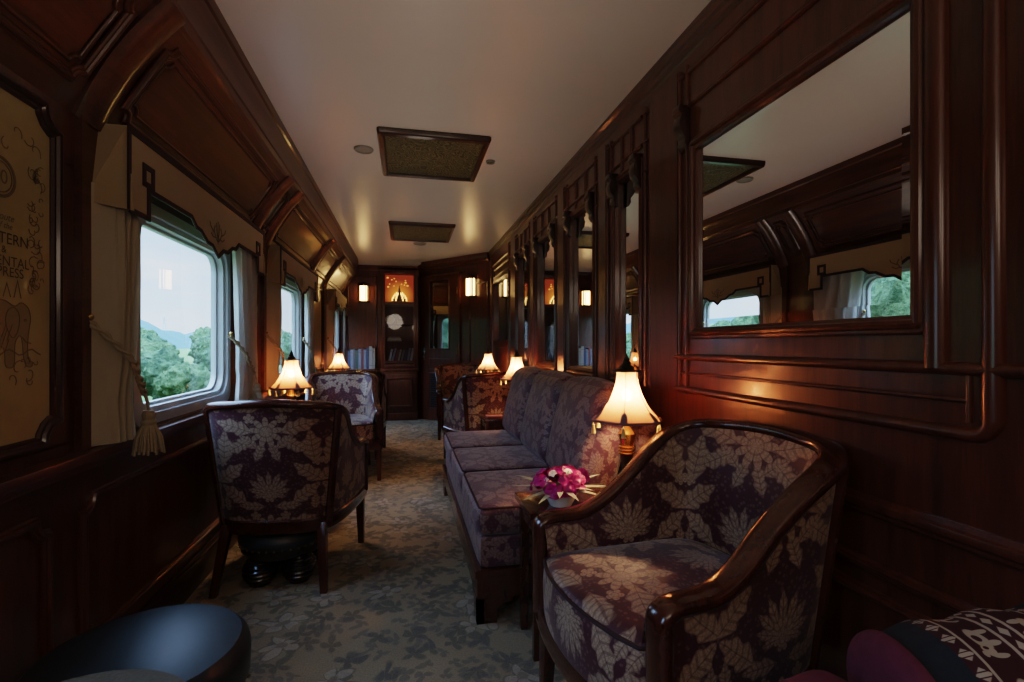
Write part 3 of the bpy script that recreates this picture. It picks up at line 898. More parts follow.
# ceiling fittings --------------------------------------------------------
def vent(x0, x1, y0, y1, lab):
    t = thing('ceiling_vent', lab, 'vent', ((x0 + x1) / 2, (y0 + y1) / 2, CEIL), 0, 'etched brass ceiling vents')
    w, d = x1 - x0, y1 - y0
    mb = MB(); prof = [(-.022, 0), (-.022, -.018), (-.014, -.036), (.012, -.040), (.020, -.030), (.024, 0)]
    pr = [(a, -b) for a, b in prof]
    mb.sweep([(a, b, 0) for a, b in rrect(w - .045, d - .045, .002, 1)], pr, N=(0, 0, -1), closed=True)
    mb.build('frame', 'dark_wood', t, angle=25)
    mb = MB(); mb.box(-w / 2 + .03, w / 2 - .03, -d / 2 + .03, d / 2 - .03, -.020, -.001); mb.build('grille', 'grille', t, smooth=False)
vent(-.17, .515, 2.995, 3.77, 'nearer square ceiling vent with an etched brass grille and wooden frame')
vent(-.178, .515, 5.25, 6.07, 'further ceiling vent with an etched brass grille, closer to the bookcase')
plain('ceiling_metal', (.35, .32, .29), .4, .3)
for x, y, r, nm, lab, cat in ((-.27, 3.36, .062, 'ceiling_speaker', 'round pale ceiling speaker left of the nearer vent', 'speaker'), (.575, 3.40, .032, 'ceiling_spotlight', 'small round ceiling spotlight right of the nearer vent', 'spotlight'), (.17, 6.33, .08, 'ceiling_speaker', 'round ceiling speaker beyond the further vent', 'speaker')):
    t = thing(nm, lab, cat, (x, y, CEIL))
    mb = MB(); mb.lathe([(r, 0), (r, -.008), (r * .92, -.014), (r * .82, -.012), (r * .80, -.002)], 24); mb.build('rim', 'ceiling_metal', t)
    mb = MB(); mb.lathe([(r * .80, -.002), (r * .8, -.007), (.001, -.009)], 24); mb.build('grille_disc', 'woven' if r < .05 else 'ceiling_metal', t)

# sconces -----------------------------------------------------------------
def make_sconce(lab, loc, rz, w=.135, h=.235, dep=.075):
    t = thing('wall_sconce', lab, 'wall lamp', loc, rz, 'glass wall sconces on the end walls')
    mb = MB(); mb.box(-w / 2 - .02, w / 2 + .02, -.012, -.001, -h / 2 - .02, h / 2 + .05); mb.build('backplate', 'chair_wood', t, bevel=.003)
    mb = MB(); mb.box(-w / 2 + .004, w / 2 - .004, -dep + .004, -.014, -h / 2 + .004, h / 2 - .004); mb.build('glass_box', 'sconce_glass', t, smooth=False)
    mb = MB(); b = .0085
    for x in (-w / 2, w / 2 - 2 * b):
        mb.box(x, x + 2 * b, -dep - .002, -dep + b * 2, -h / 2, h / 2); mb.box(x, x + 2 * b, -.022, -.010, -h / 2, h / 2)
    mb.box(-w / 2, w / 2, -dep - .002, -.012, -h / 2 - .008, -h / 2 + .006)
    mb.box(w * .22 - .005, w * .22 + .005, -dep - .002, -dep + .006, -h / 2, h / 2)
    mb.build('frame', 'old_brass', t)
    mb = MB(); mb.box(-w / 2 - .01, w / 2 + .01, -dep - .01, -.010, h / 2 - .004, h / 2 + .012); mb.lathe([(.045, 0), (.040, .03), (.025, .045), (.001, .05)], 12, (0, -.042, h / 2 + .012), 0, 1, .65)
    mb.build('cap', 'chair_wood', t, bevel=.002)
    return t
make_sconce('glowing box wall lamp on the end wall left of the bookcase', (-.632, YB, 1.935), 0)
sc = diag_s(472.3); pd = DA + dd * sc
make_sconce('glowing box wall lamp on the diagonal wall right of the door', (pd.x, pd.y, diag_z(472.3, 287.5)), math.atan2(dd.y, dd.x), .135, .25)

# ------------------------------------------------------------------ map panels on the window wall
def text_mesh(txt, size, parent, loc, mat, name='lettering', shear=0):
    cu = bpy.data.curves.new('lettering_curve', 'FONT'); cu.body = txt; cu.size = size; cu.align_x = 'CENTER'; cu.align_y = 'CENTER'; cu.shear = shear
    o = bpy.data.objects.new('tmp', cu); C.objects.link(o)
    dg = bpy.context.evaluated_depsgraph_get(); me = bpy.data.meshes.new_from_object(o.evaluated_get(dg))
    bpy.data.objects.remove(o); me.materials.clear(); me.materials.append(M[mat])
    q = bpy.data.objects.new(name, me); C.objects.link(q); q.parent = parent
    # faces +X, reads towards +Y
    q.matrix_local = Matrix.Translation(loc) @ Matrix(((0, 0, 1, 0), (1, 0, 0, 0), (0, 1, 0, 0), (0, 0, 0, 1)))
    return q
def map_panel(lab, yc, w, z0, z1):
    t = thing('framed_map', lab, 'framed map', (XL, yc, (z0 + z1) / 2), 0)
    h = z1 - z0; nt_ = .055
    pts = loop_notched(w, h, nt_)
    mb = MB(); mb.poly([(.006, a, b) for a, b in pts]); mb.build('map_sheet', 'parchment', t, smooth=False)
    mb = MB(); mb.sweep([(0, a * (w + .03) / w, b * (h + .03) / h) for a, b in pts], ogee(.04, .026), N=(1, 0, 0), closed=True); mb.build('frame', 'dark_wood', t)
    return t, w, h
PW = .36; PY = 1.628 - PW / 2 + .008
mp, w, h = map_panel('tall framed parchment map with black lettering and an elephant on the window wall', PY, PW, .895, 1.79)
def mz(py): return CAM_Z + (345 - py) / 495. * 1.33 - (.895 + 1.79) / 2
for txt, sz, py, ma, sh in (('EASTERN', .040, 246, 'engraving_dark', 0), ('&', .026, 256.5, 'engraving_dark', 0), ('ORIENTAL', .036, 267, 'engraving_dark', 0), ('EXPRESS', .035, 277, 'engraving_dark', 0), ('Route', .026, 226, 'engraving', .3), ('of the', .022, 234, 'engraving', .3)):
    text_mesh(txt, sz, mp, (.0075, .012, mz(py)), ma, shear=sh)
text_mesh('20', .05, mp, (.0075, .0, mz(190)), 'engraving')
# medallion, elephant, landscape engraving as flat printed shapes
mb = MB()
def circ(c, r, n=24, sy=1.0): return [(.0072, c[0] + r * math.cos(2 * PI * i / n), c[1] + r * sy * math.sin(2 * PI * i / n)) for i in range(n)]
mb.sweep(circ((.0, mz(190)), .048), [(-.004, 0), (-.004, .0004), (.004, .0004), (.004, 0)], N=(1, 0, 0), closed=True)
mb.sweep(circ((.0, mz(190)), .038), [(-.0015, 0), (-.0015, .0004), (.0015, .0004), (.0015, 0)], N=(1, 0, 0), closed=True)
mb.build('medallion', 'engraving', mp, smooth=False)
ez = mz(336)
body = [(-.105, .02), (-.100, -.02), (-.098, -.075), (-.072, -.075), (-.066, -.035), (-.03, -.028), (.0, -.034), (.006, -.075), (.032, -.075), (.036, -.02), (.052, .0), (.060, -.02), (.064, -.055), (.074, -.078), (.092, -.080), (.094, -.068), (.082, -.062), (.078, -.03), (.082, .01), (.088, .045), (.080, .072), (.056, .084), (.034, .074), (.0, .086), (-.05, .084), (-.085, .066)]
def catc(pts, n=5):
    P_ = [Vector((x_, y_)) for x_, y_ in pts]; m_ = len(P_); out = []
    for i in range(m_):
        p0, p1, p2, p3 = P_[i - 1], P_[i], P_[(i + 1) % m_], P_[(i + 2) % m_]
        for k in range(n):
            t_ = k / n; out.append(.5 * ((2 * p1) + (p2 - p0) * t_ + (2 * p0 - 5 * p1 + 4 * p2 - p3) * t_ * t_ + (3 * p1 - p0 - 3 * p2 + p3) * t_ ** 3))
    return out
def ex(p, d=.0072): return (d, .012 + p[0] * 1.02, ez + p[1] * 1.02)
def strip(w): return [(-w, 0), (-w, .0003), (w, .0003), (w, 0)]
plain('engraving_tint', (.30, .225, .115), .5)
mb = MB(); mb.poly([ex(p, .0066) for p in catc(body)]); mb.sweep([ex(p) for p in catc(body)], strip(.0011), N=(1, 0, 0), closed=True, mi=1)
ear = [(.012, .060), (.034, .070), (.050, .050), (.046, .015), (.030, -.006), (.014, .010), (.006, .035)]
mb.sweep([ex(p) for p in catc(ear)], strip(.001), N=(1, 0, 0), closed=True, mi=1)
mb.sweep([ex(p) for p in catc([(.066, .040), (.070, .043), (.074, .040), (.070, .037)], 3)], strip(.001), N=(1, 0, 0), closed=True, mi=1)
mb.sweep([ex(p) for p in ((.060, -.004), (.072, -.016), (.090, -.020))], strip(.0016), N=(1, 0, 0), mi=1)
for k in range(22):
    x_ = -.092 + k * .0046 * 1.1; y_ = -.02 + .02 * math.sin(k * 1.9)
    mb.sweep([ex((x_, y_)), ex((x_ + .012, y_ + .03))], strip(.0005), N=(1, 0, 0), mi=1)
mb.build('elephant_drawing', ['engraving_tint', 'engraving'], mp, smooth=False)
mb = MB(); rnd = random.Random(3)
def stroke(pts, w=.002): mb.sweep([(.0070, a, b) for a, b in pts], [(-w, 0), (-w, .0003), (w, .0003), (w, 0)], N=(1, 0, 0))
for k in range(60):      # foliage flourishes round the edge of the sheet
    e = rnd.choice(('r', 'r', 'r', 'b', 't'))
    if e == 'r': cx, cy = rnd.uniform(.10, .145), rnd.uniform(mz(300), mz(170))
    elif e == 'b': cx, cy = rnd.uniform(-.13, .13), mz(370) + rnd.uniform(-.03, .03)
    else: cx, cy = rnd.uniform(-.12, .12), mz(150) + rnd.uniform(-.03, .03)
    r_ = rnd.uniform(.010, .026); a0 = rnd.uniform(0, 6.28)
    stroke([(cx + r_ * (1 - i / 9) * math.cos(a0 + i * .55), cy + r_ * (1 - i / 9) * math.sin(a0 + i * .55)) for i in range(8)], .0013)
mb.build('border_flourish', 'engraving', mp, smooth=False); mb = MB()
stroke([(-.14 + i * .0155, mz(352) + .008 * math.sin(i * 1.3)) for i in range(19)], .0018)
mb.build('ground_line', 'engraving', mp, smooth=False); mb = MB()
for k in range(4): stroke([(-.06 + k * .035, mz(300)), (-.048 + k * .035, mz(287) + .01 * (k % 2)), (-.036 + k * .035, mz(300))], .0014)
mb.build('skyline_drawing', 'engraving', mp, smooth=False)
map_panel('framed parchment panel between the middle and far windows', 5.89, .62, .895, 1.79)

# ------------------------------------------------------------------ valances and curtains
VX = -.88
def valance(c, hl, lab):
    t = thing('valance', lab, 'valance', (0, c, 0), 0, 'window valances')
    k = hl / .78
    half = [(-.78, 1.59), (-.655, 1.59), (-.655, 1.688), (-.30, 1.688), (-.25, 1.655), (-.20, 1.65), (-.13, 1.615), (-.07, 1.612), (0, 1.572)]
    low = [(a * k, b) for a, b in half] + [(-a * k, b) for a, b in reversed(half[:-1])]
    mb = MB()
    def bot(y):
        for (a, z0), (b, z1) in zip(low, low[1:]):
            if a <= y <= b and b > a: return z0 + (z1 - z0) * (y - a) / (b - a)
        return low[0][1]
    outline = [(VX, a, b) for a, b in low] + [(VX, hl, 1.862), (VX, -hl, 1.862)]
    mb.poly(outline, (-.006, 0, 0))
    mb.build('cloth', 'valance_cloth', t, smooth=False)
    for s in (-1, 1):
        mb = MB(); y0_ = s * hl
        mb.poly([(XL + .002, y0_, 1.862), (VX - .004, y0_, 1.862), (VX + .012, y0_ - s * .004, 1.588), (XL + .002, y0_ + s * .045, 1.60)], (0, -s * .007, 0))
        mb.build('return', 'valance_cloth', t, smooth=False)
    mb = MB(); fl = [(-.009, 0), (-.009, .005), (.009, .005), (.009, 0)]
    mb.sweep([(VX, a, b) for a, b in low], fl, N=(1, 0, 0))
    mb.sweep([(VX, -hl, 1.86), (VX, -hl, 1.59)], fl, N=(1, 0, 0)); mb.sweep([(VX, hl, 1.86), (VX, hl, 1.59)], fl, N=(1, 0, 0))
    mb.sweep([(VX, -hl, 1.853), (VX, hl, 1.853)], [(-.010, 0), (-.010, .006), (.010, .006), (.010, 0)], N=(1, 0, 0))
    for s in (-1, 1):
        q = .03
        mb.sweep([(VX, s * .655 * k + a - s * q * .0, 1.705 + q + b) for a, b in ((-q, -q), (q, -q), (q, q), (-q, q))], fl, N=(1, 0, 0), closed=True)
    mb.build('braid', 'trim_braid', t, smooth=False)
    mb = MB(); 
    def st(pts, w=.0022): mb.sweep([(VX + .0005, a, b) for a, b in pts], [(-w, 0), (-w, .0012), (w, .0012), (w, 0)], N=(1, 0, 0))
    for s in (-1, 1):   # embroidered sprig
        st([(0, 1.64), (s * .03, 1.66), (s * .05, 1.69), (s * .035, 1.715)]); st([(0, 1.65), (s * .015, 1.69), (s * .02, 1.73)]); st([(s * .05, 1.68), (s * .09, 1.70), (s * .10, 1.72)])
        st([(s * .02, 1.66), (s * .06, 1.655), (s * .085, 1.67)])
    st([(0, 1.63), (0, 1.74)])
    mb.build('embroidery', 'engraving_dark', t, smooth=False)
    mb = MB(); mb.box(XL, VX - .008, -hl + .005, hl - .005, 1.840, 1.858); mb.build('pelmet_board', 'dark_wood', t)
VL = ['cream valance with dark braid over the nearest big window', 'cream valance over the middle window behind the first table lamp', 'cream valance over the far window beside the end wall', 'cream valance over the window behind the camera']
for (c, k), hl, lab in zip(BAYS, (.74, .78, .76, .62), (VL[3], VL[0], VL[1], VL[2])): valance(c, hl, lab)

def curtain(c, side, hl, lab, tieh=.98, wtop=.46, wtie=.34, wbot=.38):
    """side -1 near (outer edge at c-hl, wraps round the return), +1 far"""
    t = thing('curtain', lab, 'curtain', (XL, c + side * hl, 0), 0, 'curtains at the windows')
    z0, z1 = .832, (1.66 if side < 0 else 1.80)
    def wid(z):
        if z < tieh: f = (tieh - z) / (tieh - z0); return wtie + (wbot - wtie) * smooth(0, 1, f)
        f = (z - tieh) / (z1 - tieh); return wtie + (wtop - wtie) * f ** .7
    RT = .062      # depth of the wrapped edge
    def fn(a, b):
        z = z0 + (z1 - z0) * b; wd = wid(z)
        d = a * (RT + wd)
        if d < RT: px, py, nx, ny = .006 + d * 1.1, (-.070 if side < 0 else 0.0) * (1 - d / RT) ** 1.3, .5, .5
        else: px, py, nx, ny = .012 + RT, d - RT, 1, 0
        k = smooth(.15, .5, a)
        amp = (.004 + .013 * k) * (1 if wd > .3 else .75)
        f = amp * math.sin((a * 5.2 + .12 * math.sin(b * 5)) * 2 * PI) + .004 * math.sin(b * 7 + a * 9) - .012 * k * math.exp(-((z - tieh) / .10) ** 2)
        px += nx * f; py += ny * f
        return (px, -side * py, z)
    mb = MB(); mb.grid(fn, 72, 40, lambda a, b: (a * .3, b))
    mb.build('drape', 'curtain_cloth' if side < 0 else 'curtain_lining_lit', t, angle=80)
def tieback(c, side, hl, lab, tieh=.98, wtie=.20, x=-.905, hook=1.225):
    yo = c + side * hl
    t = thing('curtain_tieback', lab, 'curtain tieback', (XL, yo, 0), 0, 'tasselled rope tiebacks')
    dx = x - XL; path = []
    if side < 0: yA, yB = -.055, wtie - .015
    else: yA, yB = -(wtie * 1.62 + .02), -.20 if wtie > .1 else -.02
    for i in range(25):
        f = i / 24.
        if side < 0: xx = .012 + (dx + .022) * min(1, f * 2.2) ** .8
        else: xx = .05 + (dx - .02) * min(1, f * 2.5) ** .7
        path.append(Vector((xx, yA + (yB - yA) * f, hook + (tieh - .02 - hook) * f - .018 * math.sin(PI * f))))
    back = [path[-1] + Vector((-.012, .004 * k, .018 * k)) for k in (1, 2)]
    full = path + back
    mb = MB()
    for ph in (0, PI):    # two twisted strands
        mb.tube([p + Vector((.006 * math.cos(i * 1.1 + ph), .003 * math.sin(i * 1.1 + ph), .006 * math.sin(i * 1.1 + ph))) for i, p in enumerate(full)], .0065, 6)
    mb.build('rope', 'rope', t)
    mb = MB(); e = path[-1]
    mb.tube([e, e + Vector((.008, 0, -.03)), e + Vector((.012, 0, -.06))], .006, 6)
    mb.lathe([(.003, 0), (.016, -.004), (.021, -.018), (.018, -.034), (.024, -.042), (.022, -.052), (.001, -.054)], 12, e + Vector((.012, 0, -.055)))
    mb.build('tassel_head', 'rope', t)
    mb = MB(); n = 26
    for k in range(n):
        a = 2 * PI * k / n; r0, r1 = .017, .040 + .006 * math.sin(k * 2.3)
        b = e + Vector((.012, 0, -.105))
        mb.tube([b + Vector((r0 * math.cos(a), r0 * math.sin(a), 0)), b + Vector((r1 * .8 * math.cos(a), r1 * .8 * math.sin(a), -.045)), b + Vector((r1 * math.cos(a), r1 * math.sin(a), -.095 - .008 * math.sin(k * 1.9)))], [.004, .005, .0045], 5)
    mb.lathe([(.001, 0), (.017, -.001), (.03, -.045), (.034, -.088), (.001, -.088)], 12, e + Vector((.012, 0, -.105)))
    mb.build('tassel_skirt', 'rope', t)
    mb = MB(); hx, hy = path[0].x, path[0].y
    if side < 0: mb.tube([(0, hy, hook), (hx + .008, hy, hook), (hx + .012, hy, hook + .012)], .006, 8)
    mb.ball((hx + .010, hy, hook + .012), .011, 8); mb.build('hook', 'brass', t)
for (c, k), hl, nm, nn in zip(BAYS, (.70, .77, .75, .61), ('window behind the camera', 'nearest big window', 'middle window', 'far window'), range(4)):
    if nn == 0:
        continue
    wn = .088 if nn < 3 else .06
    curtain(c, -1, hl, 'cream curtain drawn to the near side of the %s' % nm, .97, wn + .02, wn, wn - .01)
    tieback(c, -1, hl, 'twisted rope tieback with tassel on the near curtain of the %s' % nm, 1.005, wn)
    wf = .42 if nn < 3 else .07
    curtain(c, 1, hl, 'pale grey white curtain drawn to the far side of the %s' % nm, .985, wf + .06, wf - .06, wf)
    if nn < 3: tieback(c, 1, hl, 'twisted rope tieback with tassel on the far curtain of the %s' % nm, 1.0, wf * .62, hook=1.20)

# ------------------------------------------------------------------ armchair
def catmull(pts, n):
    out = []; m_ = len(pts)
    for i in range(m_ - 1):
        p0, p1, p2, p3 = (pts[max(0, i - 1)], pts[i], pts[i + 1], pts[min(m_ - 1, i + 2)])
        for k in range(n):
            t = k / n
            out.append(.5 * ((2 * p1) + (p2 - p0) * t + (2 * p0 - 5 * p1 + 4 * p2 - p3) * t * t + (3 * p1 - p0 - 3 * p2 + p3) * t ** 3))
    out.append(pts[-1]); return out
def make_chair(lab):
    t = thing('armchair', lab, 'armchair', (0, 0, 0), 0, 'brocade tub armchairs')
    hp = [Vector(p) for p in ((.315, .27), (.312, .12), (.300, -.03), (.280, -.15), (.245, -.245), (.18, -.295), (.09, -.312), (0, -.316))]
    hp = catmull(hp, 6)
    full = hp + [Vector((-p.x, p.y)) for p in reversed(hp[:-1])]
    # resample by arc
    acc = [0]
    for a, b in zip(full, full[1:]): acc.append(acc[-1] + (b - a).length)
    LT = acc[-1]
    def P(t):
        d = max(0, min(1, t)) * LT
        for i in range(len(acc) - 1):
            if acc[i + 1] >= d - 1e-9:
                f = (d - acc[i]) / max(1e-9, acc[i + 1] - acc[i]); return full[i].lerp(full[i + 1], f)
        return full[-1]
    def Nn(t):
        a, b = P(t - .012), P(t + .012); T = (b - a).normalized(); return Vector((T.y, -T.x)) * -1 if False else Vector((-T.y, T.x)) * -1
    def nout(t):
        n = Nn(t); p = P(t)
        c = Vector((0, .05)); 
        return n if n.dot(p - c) > 0 else -n
    def tt(t): return 1 - abs(2 * t - 1)             # 0 front .. 1 back centre
    def zr(t):
        q = tt(t); return .596 + .272 * smooth(.15, .76, q) + .018 * smooth(.6, 1, q)
    def lean(t): return .085 * smooth(.35, .75, tt(t))
    def SP(t, z, off=0.0):
        p = P(t); n = nout(t); d = lean(t) * (z - .3) / .6 + off
        return Vector((p.x + n.x * d, p.y + n.y * d, z))
    ZB = .31
    NU = 72
    # outside upholstery
    mb = MB(); mb.grid(lambda a, b: SP(a, ZB + (zr(a) - .012 - ZB) * b, -.004), NU, 10, lambda a, b: ((a - .5) * LT, (ZB + (zr(a) - ZB) * b) - .62))
    mb.build('outside_upholstery', 'brocade', t, angle=80)
    # inside upholstery, padded
    def ins(a, b):
        z = .36 + (zr(a) - .010 - .36) * b
        return SP(a, z, -.040 - .040 * math.sin(PI * min(1, b * .93)) ** .7)
    mb = MB(); mb.grid(ins, NU, 16, lambda a, b: ((a - .5) * (LT - .2), (.36 + (zr(a) - .36) * b) - .70))
    mb.build('inside_upholstery', 'brocade', t, angle=80)
    # wooden top rail running down into the front posts
    path, nrm = [], []
    def addp(p, n): path.append(p); nrm.append(n)
    rows = []
    def front(sgn_t):
        q = []
        p0 = SP(sgn_t, 0, -.022)
        n0 = nout(.004 if sgn_t == 0 else .996)
        for z in (.30, .36, .42, .48, .54, .57): q.append((Vector((p0.x, p0.y, z)), n0))
        p1 = SP(.03 if sgn_t == 0 else .97, zr(0), -.022)
        for k in range(1, 6):
            a = PI / 2 * k / 6
            q.append((Vector((p0.x + (p1.x - p0.x) * (1 - math.cos(a)), p0.y + (p1.y - p0.y) * (1 - math.cos(a)), .57 + (zr(0) - .57) * math.sin(a))), n0))
        return q
    seq = front(0)
    for i in range(61):
        a = .03 + .94 * i / 60; seq.append((SP(a, zr(a), -.022), nout(a)))
    seq += front(1)[::-1]
    pts = [s[0] for s in seq]
    # orient: across = horizontal outward normal
    pr = []
    w, hgt = .066, .038
    for k in range(12):
        a = 2 * PI * k / 12; ca, sa = math.cos(a), math.sin(a)
        pr.append((math.copysign(abs(ca) ** .6, ca) * w / 2, math.copysign(abs(sa) ** .6, sa) * hgt / 2))
    vs, fs = [], []
    for i, p in enumerate(pts):
        T = (pts[min(len(pts) - 1, i + 1)] - pts[max(0, i - 1)]).normalized()
        n = seq[i][1]; A = Vector((n.x, n.y, 0)); A = (A - T * A.dot(T)).normalized(); B = T.cross(A)
        for a, b in pr: vs.append(p + A * a + B * b)
    k = len(pr)
    for i in range(len(pts) - 1):
        for q in range(k): fs.append((i * k + q, i * k + (q + 1) % k, (i + 1) * k + (q + 1) % k, (i + 1) * k + q))
    fs.append(tuple(range(k))); fs.append(tuple(reversed(range((len(pts) - 1) * k, len(pts) * k))))
    mb = MB(); mb.add(vs, fs); mb.build('arm_and_back_rail', 'chair_wood', t, angle=50)
    # back posts on the outside
    for ta in (.335, .665):
        mb = MB(); P_, N_ = [], []
        for i in range(9):
            z = .30 + (zr(ta) - .30) * i / 8; P_.append(SP(ta, z, .0)); n = nout(ta); N_.append((n.x, n.y, 0))
        mb.sweep(P_, [(-.020, -.02), (-.020, .006), (-.012, .013), (.012, .013), (.020, .006), (.020, -.02)], normals=N_)
        mb.build('back_post', 'chair_wood', t, angle=40)
    # seat rail round the bottom
    mb = MB(); P_, N_ = [], []
    for i in range(49):
        a = i / 48; P_.append(SP(a, .305, -.012)); n = nout(a); N_.append((n.x, n.y, 0))
    fr_ = lambda f: .275 + .045 * (1 - (2 * f - 1) ** 2)
    mb.sweep(P_, [(-.035, -.018), (-.035, .014), (-.01, .020), (.010, .014), (.022, .018), (.030, .012), (.030, -.018)], normals=N_)
    P_, N_ = [], []
    for i in range(17):
        f = i / 16; x = -.300 + .60 * f; P_.append(Vector((x, fr_(f) - .008, .295))); N_.append((0, 1, 0))
    mb.sweep(P_, [(-.03, -.018), (-.03, .012), (.0, .018), (.03, .012), (.03, -.018)], normals=N_)
    mb.build('seat_rail', 'chair_wood', t, angle=40)
    # seat cushion
    out = []
    for i in range(41):
        a = .02 + .96 * i / 40; q = SP(a, .4, -.062); out.append(Vector((q.x, q.y)))
    for i in range(1, 20):
        f = i / 20; out.append(Vector((-.262 + .524 * f, fr_(f) + .002 - .012 * (abs(2 * f - 1)) ** 4)))
    n = len(out); cen = Vector((0, -.02)); rings = []
    prof = [(0, .315), (.006, .34), (.009, .42), (.005, .473), (-.004, .490), (-.015, .499), (-.04, .506)]
    vs, uvs, fs = [], [], []
    def inset(p, d): v = (p - cen); return p + v.normalized() * d
    for d, z in prof:
        for p in out:
            q = inset(p, d); front_k = smooth(.1, .26, p.y)
            vs.append((q.x, q.y, z)); w_ = inset(p, -.04 + .506 - z); uvs.append((w_.x, w_.y - .02))
    for s_ in (.75, .5, .25, .04):
        for p in out:
            q = cen + (inset(p, -.04) - cen) * s_; vs.append((q.x, q.y, .506 + .022 * (1 - s_ ** 2))); uvs.append((q.x, q.y - .02))
    R = len(prof) + 4
    for r in range(R - 1):
        for i in range(n):
            j = (i + 1) % n; fs.append((r * n + i, r * n + j, (r + 1) * n + j, (r + 1) * n + i))
    fs.append(tuple(range((R - 1) * n, R * n))); fs.append(tuple(reversed(range(n))))
    mb = MB(); mb.add(vs, fs, uvs); sc_ = mb.build('seat_cushion', 'brocade', t, angle=70)
    mb = MB(); mb.tube([Vector((inset(p, .004).x, inset(p, .004).y, .486)) for p in out], .0055, 6, closed=True); mb.build('piping', 'trim_braid', sc_)
    # legs
    for sx in (-1, 1):
        mb = MB(); mb.taper((sx * .288, .240, .30), (sx * .292, .252, 0), .024, .016); mb.build('leg', 'chair_wood', t, bevel=.004)
        mb = MB(); mb.taper((sx * .215, -.262, .31), (sx * .245, -.335, 0), .022, .016); mb.build('leg', 'chair_wood', t, bevel=.004)
    return t
def face(dx, dy): return math.atan2(-dx, dy)
ch = make_chair('large brocade tub armchair in the right foreground with dark polished wooden rail')
ch.location = (.735, 1.285, 0); ch.rotation_euler = (0, 0, face(-.975, -.17))
dup(ch, 'brocade tub armchair seen from behind beside the nearest window', (-.575, 2.795, 0), face(.12, .99))
dup(ch, 'purple lit brocade armchair facing the camera behind the left table lamp', (-.545, 4.56, 0), face(.13, -.99))
dup(ch, 'brocade armchair back to back with the purple lit one, mostly hidden on the left', (-.53, 5.47, 0), face(.0, 1))
dup(ch, 'brocade armchair turned away beyond the far end of the sofa', (.735, 4.87, 0), face(-.24, .97))
dup(ch, 'darker brocade armchair against the diagonal door wall, facing the camera', (.685, 6.29, 0), face(.0, -1))

# ------------------------------------------------------------------ sofa
def cushion(w, d, h, r=.04, bulge=.02, n=10, uvo=(0, 0)):
    """rounded soft box, origin centre bottom"""
    mb_ = MB()
    faces = [((0, 1), 2, 1), ((0, 1), 2, -1), ((0, 2), 1, 1), ((0, 2), 1, -1), ((1, 2), 0, 1), ((1, 2), 0, -1)]
    dims = (w / 2, d / 2, h / 2)
    for (i, j), k, s in faces:
        def fn(a, b):
            v = [0, 0, 0]
            def cub(t): t = 2 * t - 1; return math.copysign(abs(t) ** .75, t)
            v[i] = cub(a) * dims[i]; v[j] = cub(b) * dims[j]; v[k] = s * dims[k]
            inner = [max(-dims[q] + r, min(dims[q] - r, v[q])) for q in range(3)]
            dv = Vector([v[q] - inner[q] for q in range(3)])
            p = Vector(inner) + (dv.normalized() * r if dv.length > 1e-6 else dv)
            p[k] += s * bulge * (1 - (v[i] / dims[i]) ** 2) * (1 - (v[j] / dims[j]) ** 2)
            return (p.x, p.y, p.z + h / 2)
        def uvf(a, b):
            p = fn(a, b)
            if k == 2: return (p[0] + uvo[0], p[1] + uvo[1])
            if k == 1: return (p[0] + uvo[0], p[2] + (d / 2) * 0 + uvo[1] - d / 2 - h)
            return (p[1] + uvo[0] + .2, p[2] + uvo[1])
        mb_.grid(fn, 18, 18, uvf)
    return mb_
SY0, SY1 = 2.02, 3.88; SX0, SX1 = .285, 1.10
sofa = thing('sofa', 'three-seat armless brocade sofa along the right wall', 'sofa', ((SX0 + SX1) / 2, (SY0 + SY1) / 2, 0), face(-1, 0))
# local: x along -? front is +Y local -> world -X ; local x -> world -Y?? (rot 90: local x -> world y)
Ls, Ds = SY1 - SY0, SX1 - SX0
mb = MB(); mb.box(-Ls / 2, Ls / 2, -Ds / 2, Ds / 2, .10, .205); mb.box(-Ls / 2 - .008, Ls / 2 + .008, -Ds / 2, Ds / 2 + .008, .19, .222)
mb.build('plinth', 'chair_wood', sofa, bevel=.006)
for sx in (-1, 1):
    for sy in (-1, 1):
        prof = [(0, .102), (0, 0), (.085, 0), (.085, .02), (.10, .035), (.085, .05), (.105, .075), (.15, .085), (.15, .102)]
        mb = MB()
        mb.poly([(sx * (Ls / 2 - a), sy * (Ds / 2), z) for a, z in prof], (0, -sy * .03, 0))
        mb.poly([(sx * (Ls / 2), sy * (Ds / 2 - a), z) for a, z in prof], (-sx * .03, 0, 0))
        mb.build('foot', 'chair_wood', sofa, smooth=False)
mb = cushion(Ls - .01, Ds - .02, .135, .02, .004); bs = mb.build('upholstered_base', 'brocade_fine', sofa, angle=80); bs.location = (0, -.002, .221)
mb = MB(); mb.box(-Ls / 2 + .01, Ls / 2 - .01, -Ds / 2, -Ds / 2 + .09, .22, .84); mb.build('back_frame', 'brocade_fine', sofa, bevel=.02)
cw = Ls / 3
for i in range(3):
    xx = -Ls / 2 + cw * (i + .5)
    mb = cushion(cw - .008, Ds - .20, .125, .035, .012, uvo=(.0, .05)); o = mb.build('seat_cushion', 'brocade_fine', sofa, angle=80); o.location = (xx, .095, .352)
    pz = MB(); hw_, hd_ = (cw - .008) / 2 - .008, (Ds - .20) / 2 - .008
    pz.tube([(a, b, .118) for a, b in rrect(2 * hw_, 2 * hd_, .03)], .005, 6, closed=True); pz.build('piping', 'trim_braid', o)
    mb = cushion(cw - .012, .50, .17, .06, .03, uvo=(0, .1)); o = mb.build('back_cushion', 'brocade_fine', sofa, angle=80)
    o.location = (xx, -.045, .46 + .235); o.rotation_euler = (math.radians(90 + 14), 0, 0)
    o.location = (xx, -.235, .46 + .215)
for o in sofa.children:
    if o.name.startswith('back_cushion'):
        o.rotation_euler = (math.radians(-76), 0, 0); o.location = (o.location.x, -.262, .695)

